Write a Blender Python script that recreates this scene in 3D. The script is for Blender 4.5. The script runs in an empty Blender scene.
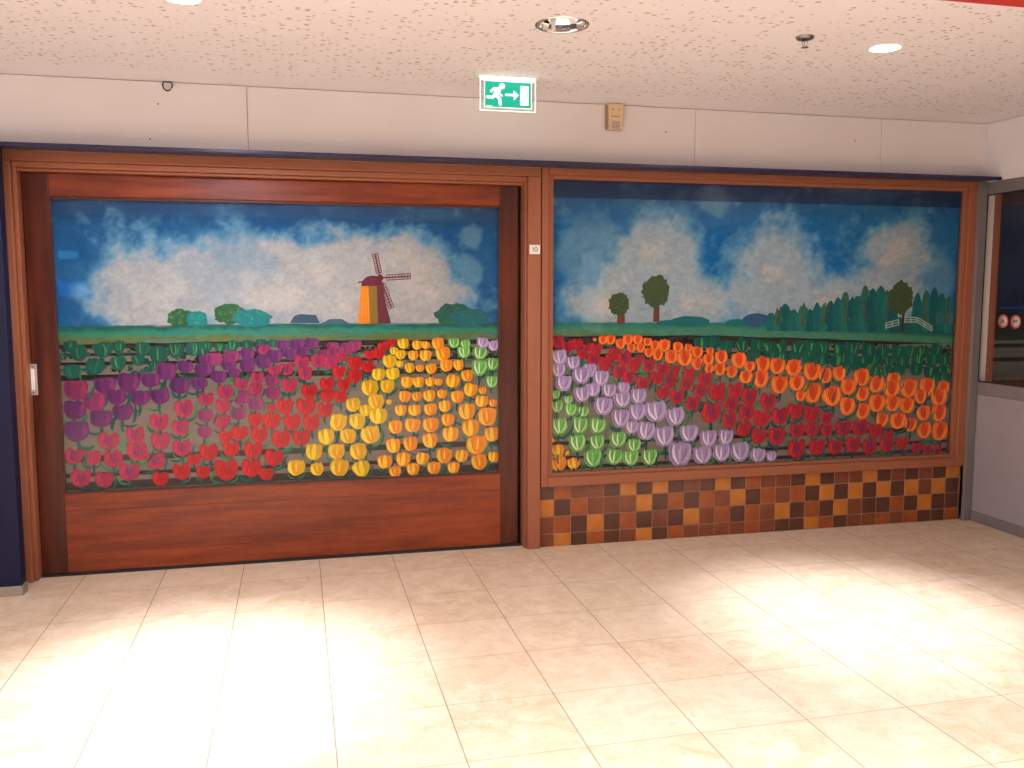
# Shopping passage: sliding mahogany door and shop window with tulip field murals behind the glass.
import bpy, bmesh, math, random
import numpy as np
from mathutils import Vector, Matrix
SC = bpy.context.scene
COL = SC.collection
PI = math.pi

# ------------------------------------------------------------------ colour
WARM = (1.10, 1.11, 1.18)        # light that reaches the wall, used to turn a seen colour into a pigment
def lin(c):
    c = c / 255.0
    return c / 12.92 if c <= 0.04045 else ((c + 0.055) / 1.055) ** 2.4
def alb(r, g, b, k=1.0):
    v = [lin(x) / w * k for x, w in zip((r, g, b), WARM)]
    return tuple(min(0.9, x) for x in v)

# ------------------------------------------------------------------ materials
def mat(name, color=(0.5, 0.5, 0.5), rough=0.6, metal=0.0, spec=0.5, coat=0.0, emit=None, estr=0.0, coat_rough=0.1):
    m = bpy.data.materials.new(name); m.use_nodes = True
    b = m.node_tree.nodes['Principled BSDF']
    b.inputs['Base Color'].default_value = (*color, 1)
    b.inputs['Roughness'].default_value = rough
    b.inputs['Metallic'].default_value = metal
    b.inputs['Specular IOR Level'].default_value = spec
    b.inputs['Coat Weight'].default_value = coat
    b.inputs['Coat Roughness'].default_value = coat_rough
    if emit:
        b.inputs['Emission Color'].default_value = (*emit, 1); b.inputs['Emission Strength'].default_value = estr
    return m
class NT:
    def __init__(s, m):
        s.t = m.node_tree; s.b = s.t.nodes['Principled BSDF']
    def n(s, typ, **kw):
        x = s.t.nodes.new(typ)
        for k, v in kw.items():
            if hasattr(x, k): setattr(x, k, v)
            else: x.inputs[k].default_value = v
        return x
    def l(s, a, b): s.t.links.new(a, b)
    def math(s, op, a, b=None, c=None):
        x = s.t.nodes.new('ShaderNodeMath'); x.operation = op
        for i, v in enumerate((a, b, c)):
            if v is None: continue
            if isinstance(v, (int, float)): x.inputs[i].default_value = v
            else: s.l(v, x.inputs[i])
        return x.outputs[0]
    def mix(s, f, a, b):
        x = s.t.nodes.new('ShaderNodeMix'); x.data_type = 'RGBA'
        for k, v in ((0, f), (6, a), (7, b)):
            if isinstance(v, (int, float)): x.inputs[k].default_value = v
            elif isinstance(v, tuple): x.inputs[k].default_value = (*v, 1) if len(v) == 3 else v
            else: s.l(v, x.inputs[k])
        return x.outputs[2]
    def coords(s, scale=(1, 1, 1), loc=(0, 0, 0), rot=(0, 0, 0)):
        tc = s.n('ShaderNodeTexCoord'); mp = s.n('ShaderNodeMapping')
        mp.inputs['Scale'].default_value = scale; mp.inputs['Location'].default_value = loc; mp.inputs['Rotation'].default_value = rot
        s.l(tc.outputs['Object'], mp.inputs['Vector']); return mp.outputs[0]
    def noise(s, vec, scale, detail=4, rough=0.55):
        x = s.n('ShaderNodeTexNoise'); x.inputs['Scale'].default_value = scale; x.inputs['Detail'].default_value = detail
        x.inputs['Roughness'].default_value = rough; s.l(vec, x.inputs['Vector']); return x.outputs['Fac']
    def ramp(s, f, a, b):
        x = s.n('ShaderNodeMapRange'); x.inputs[1].default_value = a; x.inputs[2].default_value = b; s.l(f, x.inputs[0]); return x.outputs[0]
    def bump(s, h, strength, dist=0.01):
        x = s.n('ShaderNodeBump'); x.inputs['Strength'].default_value = strength; x.inputs['Distance'].default_value = dist
        s.l(h, x.inputs['Height']); s.l(x.outputs[0], s.b.inputs['Normal'])
    def color(s, c): s.l(c, s.b.inputs['Base Color'])

def noisy(name, c1, c2, scale=4, stretch=(1, 1, 1), rough=0.6, bump=0.0, **kw):
    m = mat(name, c1, rough, **kw); t = NT(m)
    f = t.ramp(t.noise(t.coords(stretch), scale), 0.3, 0.7)
    t.color(t.mix(f, c1, c2))
    if bump: t.bump(f, bump, 0.002)
    return m
def wood(name, dark, light, along='x', rough=0.35, coat=0.0, fig=1.0):
    m = mat(name, dark, rough, coat=coat, coat_rough=0.33, spec=0.3); t = NT(m)
    st = {'x': (1.2, 14, 14), 'z': (14, 14, 1.2)}[along]
    v = t.coords(st)
    a = t.noise(v, 1.6, 6, 0.6); b = t.noise(t.coords(tuple(q * 6 for q in st)), 2.2, 3, 0.7)
    c = t.noise(t.coords((1.1, 1.1, 1.1)), 1.3, 2)
    f = t.math('ADD', t.math('MULTIPLY', a, 0.6), t.math('ADD', t.math('MULTIPLY', b, 0.25), t.math('MULTIPLY', c, 0.25)))
    f = t.ramp(f, 0.55 - 0.17 / fig, 0.55 + 0.17 / fig)
    t.color(t.mix(f, dark, light)); t.bump(b, 0.08, 0.001)
    t.l(t.math('MULTIPLY_ADD', a, 0.2, rough - 0.1), t.b.inputs['Roughness'])
    return m

M = {}
M['door_x'] = wood('mahogany_across', alb(104, 34, 6), alb(150, 64, 22), 'x', 0.34, 0.4, 1.5)
M['door_z'] = wood('mahogany_upright_shaded', alb(60, 16, 3), alb(98, 36, 10), 'z', 0.34, 0.4, 1.5)  # darker than the rails: weaker light and gloss put into the colour
M['frame_x'] = wood('painted_frame_across', alb(148, 88, 62), alb(166, 104, 76), 'x', 0.42, 0.0, 0.6)
M['frame_z'] = wood('painted_frame_upright', alb(148, 88, 62), alb(166, 104, 76), 'z', 0.42, 0.0, 0.6)
M['groove'] = mat('dark_joint', (0.02, 0.012, 0.01), 0.8)
M['fascia'] = noisy('cream_fascia_board', (0.73, 0.685, 0.665), (0.70, 0.65, 0.63), 1.2, rough=0.55)
M['seam'] = mat('fascia_joint', (0.30, 0.25, 0.21), 0.8)
M['blue'] = mat('blue_lacquer', (0.009, 0.010, 0.034), 0.5, spec=0.2)
M['blue_metal'] = mat('blue_metal_strip', (0.016, 0.016, 0.060), 0.3, spec=0.5)
M['plinth'] = mat('plinth_steel', (0.33, 0.28, 0.23), 0.45, metal=0.4)
M['alu'] = noisy('anodised_aluminium', (0.22, 0.195, 0.19), (0.26, 0.23, 0.22), 8, (1, 1, 0.2), rough=0.42, metal=0.35)
M['panel'] = noisy('pale_grey_panel', (0.30, 0.265, 0.265), (0.33, 0.29, 0.285), 3, rough=0.5)
M['gasket'] = mat('black_gasket', (0.012, 0.01, 0.012), 0.6)
M['red'] = mat('red_paint', (0.55, 0.04, 0.03), 0.5)
M['steel'] = mat('brushed_steel', (0.62, 0.60, 0.58), 0.35, metal=0.8)
M['whiteplate'] = mat('white_plastic', (0.80, 0.76, 0.68), 0.4)
M['ink'] = mat('dark_ink', (0.08, 0.07, 0.06), 0.6)
M['cream'] = mat('cream_plastic', alb(222, 196, 160), 0.45)
M['creamdark'] = mat('cream_plastic_slot', alb(165, 135, 100), 0.6)
M['lens'] = mat('grey_lens', alb(180, 160, 155), 0.3)
M['chrome'] = mat('polished_reflector', (0.85, 0.83, 0.80), 0.08, metal=1.0)
M['dchrome'] = mat('dark_chrome', (0.30, 0.27, 0.25), 0.25, metal=0.9)
M['trimwhite'] = mat('white_enamel', (0.80, 0.77, 0.72), 0.4)
M['lamp'] = mat('lit_diffuser', (0.9, 0.9, 0.85), 0.5, emit=(1.0, 0.93, 0.80), estr=22.0)
M['cable'] = mat('dark_cable', (0.035, 0.028, 0.025), 0.5)
M['white'] = mat('white_paint', (0.78, 0.70, 0.64), 0.6)
M['slat'] = noisy('grey_slat', alb(128, 116, 108), alb(112, 100, 92), 5, (0.4, 1, 6), rough=0.6)
M['slatdark'] = mat('gap_board', alb(52, 40, 36), 0.8)
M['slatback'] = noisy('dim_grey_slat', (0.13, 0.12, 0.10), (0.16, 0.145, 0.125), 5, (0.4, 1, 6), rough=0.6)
M['grout'] = noisy('tile_grout', alb(176, 140, 116), alb(150, 116, 96), 30, rough=0.9)
def tilemat(name, a, b):
    m = mat(name, a, 0.28); t = NT(m)
    oi = t.n('ShaderNodeTexCoord')
    f = t.ramp(t.noise(t.coords((1, 1, 1)), 13, 3), 0.3, 0.7)
    g = t.noise(t.coords((7, 7, 60)), 6, 2)
    t.color(t.mix(t.math('ADD', t.math('MULTIPLY', f, 0.8), t.math('MULTIPLY', g, 0.2)), a, b)); t.bump(g, 0.12, 0.002)
    return m
M['tD'] = tilemat('glazed_tile_dark', alb(78, 44, 32), alb(98, 56, 38))
M['tM'] = tilemat('glazed_tile_brown', alb(112, 58, 36), alb(134, 72, 40))
M['tR'] = tilemat('glazed_tile_rust', alb(140, 70, 32), alb(172, 88, 36))
M['tO'] = tilemat('glazed_tile_ochre', alb(184, 106, 36), alb(204, 128, 46))

def glass(name, tint=(1, 1, 1), gloss=(1, 1, 1), boost=1.0):
    m = bpy.data.materials.new(name); m.use_nodes = True; t = m.node_tree
    t.nodes.remove(t.nodes['Principled BSDF']); out = t.nodes['Material Output']
    tr = t.nodes.new('ShaderNodeBsdfTransparent'); tr.inputs[0].default_value = (*tint, 1)
    gl = t.nodes.new('ShaderNodeBsdfGlossy'); gl.inputs['Roughness'].default_value = 0.015; gl.inputs[0].default_value = (*gloss, 1)
    fr = t.nodes.new('ShaderNodeFresnel'); fr.inputs[0].default_value = 1.45
    mu = t.nodes.new('ShaderNodeMath'); mu.operation = 'MULTIPLY'; mu.inputs[1].default_value = boost
    mx = t.nodes.new('ShaderNodeMixShader')
    t.links.new(fr.outputs[0], mu.inputs[0]); t.links.new(mu.outputs[0], mx.inputs[0])
    t.links.new(tr.outputs[0], mx.inputs[1]); t.links.new(gl.outputs[0], mx.inputs[2]); t.links.new(mx.outputs[0], out.inputs[0])
    return m
M['glass'] = glass('window_glass', (0.99, 0.995, 0.99), boost=0.28)
M['top_strip'] = glass('grey_see_through', (0.84, 0.78, 0.82), boost=0.0)
M['glass_dim'] = glass('partition_glass', (0.97, 0.97, 0.97), boost=0.10)
M['acrylic'] = glass('clear_acrylic', (0.98, 1.0, 0.99))

def paint_mat(name):
    m = mat(name, (0.5, 0.5, 0.5), 0.75, spec=0.25); t = NT(m)
    at = t.n('ShaderNodeVertexColor'); at.layer_name = 'pigment'
    f = t.noise(t.coords((1, 1, 1)), 60, 4, 0.7); g = t.noise(t.coords((1, 1, 1)), 9, 3)
    k = t.math('ADD', t.math('MULTIPLY_ADD', f, 0.5, 0.62), t.math('MULTIPLY', g, 0.26))
    vm = t.n('ShaderNodeVectorMath', operation='SCALE'); t.l(at.outputs[0], vm.inputs[0]); t.l(k, vm.inputs['Scale'])
    t.color(vm.outputs[0]); t.bump(f, 0.15, 0.001)
    return m
M['paint'] = paint_mat('mural_paint')

# floor: beige marble tiles, 45 cm
def floor_mat():
    m = mat('beige_marble_tile', (0.7, 0.6, 0.5), 0.45); t = NT(m)
    v = t.coords((1, 1, 1))
    warp = t.n('ShaderNodeTexNoise'); warp.inputs['Scale'].default_value = 3.0; warp.inputs['Detail'].default_value = 3; t.l(v, warp.inputs['Vector'])
    add = t.n('ShaderNodeVectorMath', operation='MULTIPLY_ADD'); add.inputs[1].default_value = (0.35, 0.35, 0.35)
    t.l(warp.outputs['Color'], add.inputs[0]); t.l(v, add.inputs[2])
    a = t.noise(add.outputs[0], 9, 6, 0.65); b = t.noise(add.outputs[0], 30, 3, 0.6)
    sep = t.n('ShaderNodeSeparateXYZ'); mp = t.n('ShaderNodeMapping'); mp.inputs['Rotation'].default_value = (0, 0, -0.0043)
    t.l(v, mp.inputs['Vector']); t.l(mp.outputs[0], sep.inputs[0])
    sx = t.math('DIVIDE', t.math('ADD', sep.outputs[0], 45.0), 0.45); sy = t.math('DIVIDE', t.math('ADD', sep.outputs[1], 45.0 - 1.0823), 0.45)
    fx = t.math('FRACT', sx); fy = t.math('FRACT', sy)
    wn = t.n('ShaderNodeTexWhiteNoise'); wn.noise_dimensions = '2D'
    cb = t.n('ShaderNodeCombineXYZ'); t.l(t.math('FLOOR', sx), cb.inputs[0]); t.l(t.math('FLOOR', sy), cb.inputs[1]); t.l(cb.outputs[0], wn.inputs['Vector'])
    base = t.mix(t.ramp(a, 0.32, 0.68), FLOOR_A, FLOOR_B)
    base = t.mix(t.math('MULTIPLY', t.ramp(b, 0.56, 0.68), 0.35), base, FLOOR_C)
    base = t.mix(t.math('MULTIPLY', wn.outputs['Value'], 0.35), base, FLOOR_D)
    ex = t.math('SUBTRACT', 0.5, t.math('ABSOLUTE', t.math('SUBTRACT', fx, 0.5)))
    ey = t.math('SUBTRACT', 0.5, t.math('ABSOLUTE', t.math('SUBTRACT', fy, 0.5)))
    jx = t.math('LESS_THAN', ex, 0.0052); jy = t.math('LESS_THAN', ey, 0.0052)
    base = t.mix(t.math('MULTIPLY', jy, 0.8), base, (0.33, 0.23, 0.16))
    base = t.mix(t.math('MULTIPLY', jx, 0.85), base, (0.20, 0.125, 0.08))
    t.color(base)
    j = t.math('MAXIMUM', jx, jy)
    t.bump(t.math('MULTIPLY', j, -1.0), 0.25, 0.002)
    return m
FLOOR_A, FLOOR_B, FLOOR_C, FLOOR_D = (0.54, 0.385, 0.225), (0.715, 0.555, 0.395), (0.38, 0.24, 0.12), (0.73, 0.58, 0.42)
M['floor'] = floor_mat()

def ceiling_mat():
    m = mat('perforated_ceiling_board', (0.8, 0.76, 0.7), 0.85); t = NT(m)
    v = t.coords((1, 1, 1))
    vo = t.n('ShaderNodeTexVoronoi'); vo.inputs['Scale'].default_value = 36.0; vo.inputs['Randomness'].default_value = 1.0
    vw = t.n('ShaderNodeMapping'); vw.inputs['Scale'].default_value = (0.75, 1.0, 1); t.l(v, vw.inputs['Vector']); t.l(vw.outputs[0], vo.inputs['Vector'])
    sp = t.n('ShaderNodeSeparateColor'); t.l(vo.outputs['Color'], sp.inputs[0])
    rad = t.math('MULTIPLY', t.ramp(sp.outputs[0], 0.10, 0.95), 0.35)
    hole = t.math('LESS_THAN', t.math('ADD', vo.outputs['Distance'], t.math('MULTIPLY', t.math('SUBTRACT', t.noise(v, 60, 2), 0.5), 0.2)), rad)
    s = t.n('ShaderNodeSeparateXYZ'); t.l(v, s.inputs[0])
    hole = t.math('MULTIPLY', hole, t.math('LESS_THAN', s.outputs[1], -0.27))
    g = t.noise(v, 2.5, 3)
    base = t.mix(g, (0.82, 0.785, 0.81), (0.78, 0.745, 0.77))
    t.color(t.mix(hole, base, (0.50, 0.40, 0.36)))
    t.bump(t.math('MULTIPLY', hole, -1.0), 0.3, 0.004)
    return m
M['ceiling'] = ceiling_mat()

# ------------------------------------------------------------------ mesh helpers
def box(bm, x0, x1, y0, y1, z0, z1, mi=0):
    vs = [bm.verts.new((x, y, z)) for x in (x0, x1) for y in (y0, y1) for z in (z0, z1)]
    for f in ((0, 1, 3, 2), (4, 6, 7, 5), (0, 4, 5, 1), (2, 3, 7, 6), (0, 2, 6, 4), (1, 5, 7, 3)):
        bm.faces.new([vs[i] for i in f]).material_index = mi
    return vs
def ring_solid(bm, prof, seg=32, c=(0, 0, 0), cap0=False, cap1=False, mi=0):
    rows = []
    for r, z in prof:
        rows.append([bm.verts.new((c[0] + r * math.cos(2 * PI * i / seg), c[1] + r * math.sin(2 * PI * i / seg), c[2] + z)) for i in range(seg)])
    for a, b in zip(rows, rows[1:]):
        for i in range(seg):
            f = bm.faces.new((a[i], a[(i + 1) % seg], b[(i + 1) % seg], b[i])); f.smooth = True; f.material_index = mi
    if cap0: bm.faces.new(rows[0][::-1]).material_index = mi
    if cap1: bm.faces.new(rows[-1]).material_index = mi
def tube(bm, pts, r, seg=8, caps=True):
    pts = [Vector(p) for p in pts]; rows = []
    for i, p in enumerate(pts):
        d = (pts[min(i + 1, len(pts) - 1)] - pts[max(i - 1, 0)]).normalized()
        a = d.cross(Vector((0, 0, 1)) if abs(d.z) < 0.9 else Vector((1, 0, 0))).normalized(); b = d.cross(a)
        rows.append([bm.verts.new(p + r * (a * math.cos(2 * PI * k / seg) + b * math.sin(2 * PI * k / seg))) for k in range(seg)])
    for a, b in zip(rows, rows[1:]):
        for k in range(seg):
            bm.faces.new((a[k], a[(k + 1) % seg], b[(k + 1) % seg], b[k])).smooth = True
    if caps: bm.faces.new(rows[0][::-1]); bm.faces.new(rows[-1])
def obj(name, bm, mats, parent=None, loc=(0, 0, 0), bevel=0.0, seg=2):
    bmesh.ops.recalc_face_normals(bm, faces=bm.faces)
    me = bpy.data.meshes.new(name); bm.to_mesh(me); bm.free()
    for m in (mats if isinstance(mats, (list, tuple)) else [mats]): me.materials.append(m)
    o = bpy.data.objects.new(name, me); COL.objects.link(o); o.location = loc
    if parent: o.parent = parent
    if bevel:
        b = o.modifiers.new('bevel', 'BEVEL'); b.width = bevel; b.segments = seg; b.limit_method = 'ANGLE'
    return o
def boxes(name, lst, mats, parent=None, bevel=0.0):
    bm = bmesh.new()
    for b in lst: box(bm, *b)
    return obj(name, bm, mats, parent, bevel=bevel)
def empty(name, loc=(0, 0, 0), parent=None):
    o = bpy.data.objects.new(name, None); COL.objects.link(o); o.location = loc; o.empty_display_size = 0.1
    if parent: o.parent = parent
    return o
def tag(o, label, cat, group=None):
    o['label'] = label; o['category'] = cat
    if group: o['group'] = group
    return o
def struct(o, label=None, cat=None):
    o['kind'] = 'structure'
    if label: o['label'] = label; o['category'] = cat
    return o

CZ = 2.846           # ceiling height
PX = 6.02            # face of the glazed partition on the right
# ------------------------------------------------------------------ shell
bm = bmesh.new(); box(bm, -7, 8.5, -15, 1.2, -0.06, 0.0)
struct(obj('floor', bm, M['floor']), 'beige marble tile floor with two bright pools of lamplight', 'floor')
# ceiling with round openings for the recessed lights
LIT = [(0.835, -1.536), (4.069, -1.543)]
OFF = [(2.433, -1.54)]
bm = bmesh.new()
def loop(pts, z):
    vs = [bm.verts.new((x, y, z)) for x, y in pts]
    return [bm.edges.new((vs[i], vs[(i + 1) % len(vs)])) for i in range(len(vs))]
ed = loop([(-7, -15), (8.5, -15), (8.5, 1.2), (-7, 1.2)], CZ)
for cx, cy in LIT + OFF:
    rr = 0.112 if (cx, cy) in OFF else 0.074
    ed += loop([(cx + rr * math.cos(2 * PI * i / 40), cy + rr * math.sin(2 * PI * i / 40)) for i in range(40)], CZ)
bmesh.ops.triangle_fill(bm, use_beauty=True, use_dissolve=False, edges=ed)
ce = struct(obj('ceiling', bm, M['ceiling']), 'cream perforated ceiling boards with small dark holes', 'ceiling')
for p in ce.data.polygons:
    if p.normal.z > 0: ce.data.flip_normals(); break
bm = bmesh.new(); box(bm, -7, 8.5, -15, 1.2, CZ + 0.16, CZ + 0.22); obj('ceiling_slab', bm, M['white'], ce)

# wall above the frames: fascia boards with fine joints
wb = struct(empty('wall_back'), 'cream fascia boards running above door and shop window', 'wall')
seams = [-7.0, 1.0, 3.79, 5.165, 6.02]
for a, b in zip(seams, seams[1:]):
    bm = bmesh.new(); box(bm, a + (0.0015 if a > -6 else 0), b - 0.0015, 0.0, 0.03, 2.44, CZ - 0.004); obj('fascia_board', bm, M['fascia'], wb)
boxes('wall_core', [(-7, 6.02, 0.031, 0.06, 2.44, CZ), (-7, 8.5, 0.30, 0.40, 0, CZ), (-7, -0.31, 0.0, 0.3, 0, 2.44), (-7, 6.0, 0.16, 0.29, 2.44, CZ)], M['seam'], wb)
bm = bmesh.new()
for x, z in ((0.516, 2.721), (0.467, 2.526), (3.588, 2.691), (4.963, 2.686)):
    ring_solid(bm, [(0.0045, 0), (0.0045, 0.0012)], 10, (0, 0, 0), True, True)
    vs = bm.verts[:]; n = 20
    bm.verts.ensure_lookup_table()
    for v in bm.verts[-n:]: v.co = Vector((x + v.co.x, -v.co.z, z + v.co.y))
obj('screw_hole', bm, M['groove'], wb)

# blue metal strip under the fascia
bm = bmesh.new(); box(bm, -7, 6.005, -0.17, -0.0, 2.4405, 2.4585); box(bm, -7, 6.005, -0.17, -0.162, 2.434, 2.4405)
struct(obj('trim_1', bm, M['blue_metal'], bevel=0.003), 'long dark blue metal ledge beneath the cream fascia', 'trim')
# red strip across the ceiling
bm = bmesh.new(); box(bm, -7, 8.5, -2.50, -2.235, CZ - 0.006, CZ + 0.02)
struct(obj('trim_2', bm, M['red']), 'red strip crossing the ceiling at the top right corner', 'trim')

# blue column at the left edge
wl = struct(empty('wall_left', (-0.8, -0.1, 0)), 'dark blue column at the left edge beside the door', 'column')
boxes('column_cladding', [(-0.55, 0.542, -0.12, -0.030, 0.055, 2.434)], M['blue'], wl, bevel=0.006)
bb = boxes('plinth', [(-0.55, 0.548, -0.126, -0.028, 0, 0.055)], M['plinth'], wl, bevel=0.003)

# ------------------------------------------------------------------ sliding door
d = struct(empty('door_1', (1.2, 0, 0)), 'wide sliding mahogany door with mural behind its glass', 'door')
def dbox(name, l, m, bevel=0.004, par=None):
    o = boxes(name, [(a - (0 if par else 1.2), b - (0 if par else 1.2), *r) for a, b, *r in l], m, par or d, bevel=bevel); return o
# fixed frame
dbox('frame_head', [(-0.30, 2.757, 0.0, 0.15, 2.385, 2.439), (-0.2615, 2.672, 0.028, 0.15, 2.352, 2.385), (-0.2615, 2.66, 0.05, 0.15, 2.335, 2.352)], M['frame_x'])
dbox('frame_post', [(2.672, 2.756, -0.006, 0.155, 0.0, 2.384)], M['frame_z'])
dbox('frame_post', [(2.658, 2.6719, 0.022, 0.155, 0.0, 2.352)], M['frame_z'])
dbox('frame_post', [(-0.50, -0.262, 0.0, 0.15, 0.0, 2.384), (-0.262, -0.240, 0.03, 0.15, 0.0, 2.352)], M['frame_z'])
# leaf: face at y = 0.10
LY0, LY1 = 0.10, 0.145
dbox('door_stile', [(-0.236, -0.098, LY0, LY1, 0.016, 2.333)], M['door_z'])
dbox('door_stile', [(2.516, 2.632, LY0, LY1, 0.016, 2.333)], M['door_z'])
dbox('top_rail', [(-0.0975, 2.5155, LY0 + 0.0006, LY1, 2.205, 2.333)], M['door_x'])
dbox('bottom_rail', [(-0.0975, 2.5155, LY0 + 0.0006, LY1, 0.016, 0.1285), (-0.0975, 2.5155, LY0 + 0.0006, LY1, 0.129, 0.386), (-0.0975, 2.5155, LY0 + 0.0006, LY1, 0.3866, 0.488)], M['door_x'], 0.0015)
dbox('glazing_bead', [(-0.098, -0.089, 0.094, 0.12, 0.488, 2.205), (2.505, 2.516, 0.094, 0.12, 0.488, 2.205), (-0.089, 2.505, 0.094, 0.12, 2.191, 2.205), (-0.089, 2.505, 0.094, 0.12, 0.488, 0.499)], M['door_z'], 0.002)
dbox('threshold', [(-0.24, 2.66, 0.09, 0.15, 0.0, 0.015)], M['gasket'], 0)
dbox('window_pane', [(-0.0895, 2.5055, 0.107, 0.112, 0.4985, 2.1915)], M['glass'], 0)
bm = bmesh.new(); box(bm, -0.022, 0.022, -0.008, 0.0, -0.09, 0.09)
pull = obj('door_pull', bm, M['steel'], d, (-0.2285 - 1.2, LY0, 1.166), 0.003); pull['label'] = 'flat pale metal pull plate'
bm = bmesh.new(); box(bm, -0.010, 0.010, -0.0105, -0.0082, -0.06, 0.06); obj('grip', bm, M['whiteplate'], pull, (0, 0, 0), 0.002)
for zz in (-0.077, 0.077):
    bm = bmesh.new(); ring_solid(bm, [(0.005, -0.0), (0.005, 0.002), (0.003, 0.003)], 12, (0, 0, 0), True, True)
    bmesh.ops.rotate(bm, verts=bm.verts, matrix=Matrix.Rotation(PI / 2, 3, 'X'))
    obj('screw', bm, M['ink'], pull, (0, -0.0081, zz))

# ------------------------------------------------------------------ shop window
w = struct(empty('window_1', (4.3, 0, 0.4)), 'large fixed shop window with reddish brown frame', 'window')
def wbox(name, l, m, bevel=0.004):
    return boxes(name, [(a - 4.3, b - 4.3, y0, y1, z0 - 0.4, z1 - 0.4) for a, b, y0, y1, z0, z1 in l], m, w, bevel=bevel)
wbox('frame_side', [(2.763, 2.808, -0.004, 0.10, 0.405, 2.439)], M['frame_z'])
wbox('frame_side', [(5.895, 5.988, -0.004, 0.10, 0.405, 2.439)], M['frame_z'])
wbox('frame_head', [(2.8085, 5.8945, -0.004, 0.10, 2.40, 2.439)], M['frame_x'])
wbox('frame_sill', [(2.8085, 5.8945, -0.006, 0.10, 0.405, 0.468)], M['frame_x'])
wbox('glazing_bead', [(2.8085, 2.842, 0.014, 0.045, 0.468, 2.40), (5.862, 5.8945, 0.014, 0.045, 0.468, 2.40)], M['frame_z'], 0.003)
wbox('glazing_bead', [(2.842, 5.862, 0.014, 0.045, 2.374, 2.40), (2.842, 5.862, 0.014, 0.045, 0.468, 0.491)], M['frame_x'], 0.003)
wbox('window_pane', [(2.8415, 5.8625, 0.027, 0.032, 0.4905, 2.3745)], M['glass'], 0)
fl = wbox('dark_strip', [(2.8425, 5.8615, 0.0335, 0.0345, 2.262, 2.3735)], M['top_strip'], 0); fl['label'] = 'dark see-through strip along the top of the glass'  # see-through sheet that darkens the top band of the mural
wbox('joint', [(2.7565, 2.7625, 0.02, 0.1, 0.0, 2.439)], M['groove'], 0)

# ------------------------------------------------------------------ tiled base under the window
TILES = ["DRMMDODODM" "DODRMMDO" "DMMODMDMDO" "D",
         "ODRMMMODRD" "RMODRMRD" "ODODODOMOD" "R",
         "MRDODRDMDO" "MRDRMODR" "DOMDDRDODD" "D",
         "MODRDMODRM" "MMMRMDDO" "RDMMRMRDDR" "D"]
base = struct(empty('trim_3', (4.3, 0, 0)), 'brown and ochre checkered glazed tiles below the shop window', 'tiles')
boxes('grout', [(2.757 - 4.3, 5.956 - 4.3, 0.022, 0.2, 0.0, 0.41)], M['grout'], base)
bms = {k: bmesh.new() for k in 'DMRO'}
zed = [0.425, 0.3158, 0.2014, 0.087, -0.001]
for r in range(4):
    for c, k in enumerate(TILES[r]):
        x0 = 2.757 if c == 0 else 2.857 + 0.1144 * (c - 1); x1 = 2.857 + 0.1144 * c
        if c == 28: x1 = 5.956
        z1, z0 = min(zed[r], 0.405), max(zed[r + 1], 0.0)
        box(bms[k], x0 + 0.0028 - 4.3, x1 - 0.0028 - 4.3, 0.0185, 0.03, z0 + 0.0028, z1 - 0.0028)
for k, nm in (('D', 'dark_tiles'), ('M', 'brown_tiles'), ('R', 'rust_tiles'), ('O', 'ochre_tiles')):
    obj(nm, bms[k], M['t' + k], base, bevel=0.002, seg=1)

# ------------------------------------------------------------------ glazed partition on the right
pt = struct(empty('wall_right', (PX, 0, 0)), 'grey metal framed partition with glass above and plain panel below', 'partition')
def pbox(name, l, m, bevel=0.003):
    return boxes(name, [(a - PX, b - PX, *r) for a, b, *r in l], m, pt, bevel=bevel)
YF = -15.0
pbox('fascia_board', [(PX - 0.012, PX + 0.05, YF, -0.0005, 2.437, CZ - 0.003)], M['fascia'], 0.001)
pbox('frame_head', [(PX - 0.004, PX + 0.04, YF, -0.03, 2.352, 2.436)], M['alu'])
pbox('corner_post', [(5.957, PX + 0.002, -0.0285, -0.0005, 0.0, 2.436)], M['alu'])
pbox('corner_strip', [(5.957, 5.966, -0.034, -0.0287, 0.0, 2.436)], M['alu'], 0.001)
pbox('frame_rail', [(PX - 0.004, PX + 0.04, YF, -0.03, 0.93, 1.022)], M['alu'])
pbox('bottom_rail', [(PX - 0.004, PX + 0.04, YF, -0.03, 0.0, 0.075)], M['alu'])
pbox('lower_panel', [(PX + 0.004, PX + 0.03, YF, -0.03, 0.075, 0.93)], M['panel'], 0)
pbox('gasket', [(PX + 0.0, PX + 0.012, YF, -0.03, 2.343, 2.352), (PX + 0.0, PX + 0.012, YF, -0.03, 1.022, 1.031), (PX - 0.002, PX + 0.003, -0.036, -0.0295, 1.022, 2.352)], M['gasket'], 0)
pbox('window_pane', [(PX + 0.003, PX + 0.008, YF, -0.035, 1.024, 2.350)], M['glass_dim'], 0)

# ------------------------------------------------------------------ the mural painter
def vnoise(x, y, f, seed):
    rs = np.random.RandomState(seed); g = rs.rand(256, 256)
    x = x * f + 31.7; y = y * f + 17.3
    xi = np.floor(x).astype(int); yi = np.floor(y).astype(int); tx = x - xi; ty = y - yi
    tx = tx * tx * (3 - 2 * tx); ty = ty * ty * (3 - 2 * ty)
    G = lambda i, j: g[i % 256, j % 256]
    return (G(xi, yi) * (1 - tx) + G(xi + 1, yi) * tx) * (1 - ty) + (G(xi, yi + 1) * (1 - tx) + G(xi + 1, yi + 1) * tx) * ty
def fbm(x, y, f, seed, o=5):
    s = 0; a = 0.5; n = 0
    for k in range(o): s = s + a * vnoise(x, y, f * 2 ** k, seed + k); n += a; a *= 0.55
    return s / n
def S01(t, a, b):
    t = np.clip((t - a) / (b - a), 0, 1); return t * t * (3 - 2 * t)
def mix3(a, b, t): return a * (1 - t[..., None]) + np.array(b) * t[..., None]

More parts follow.
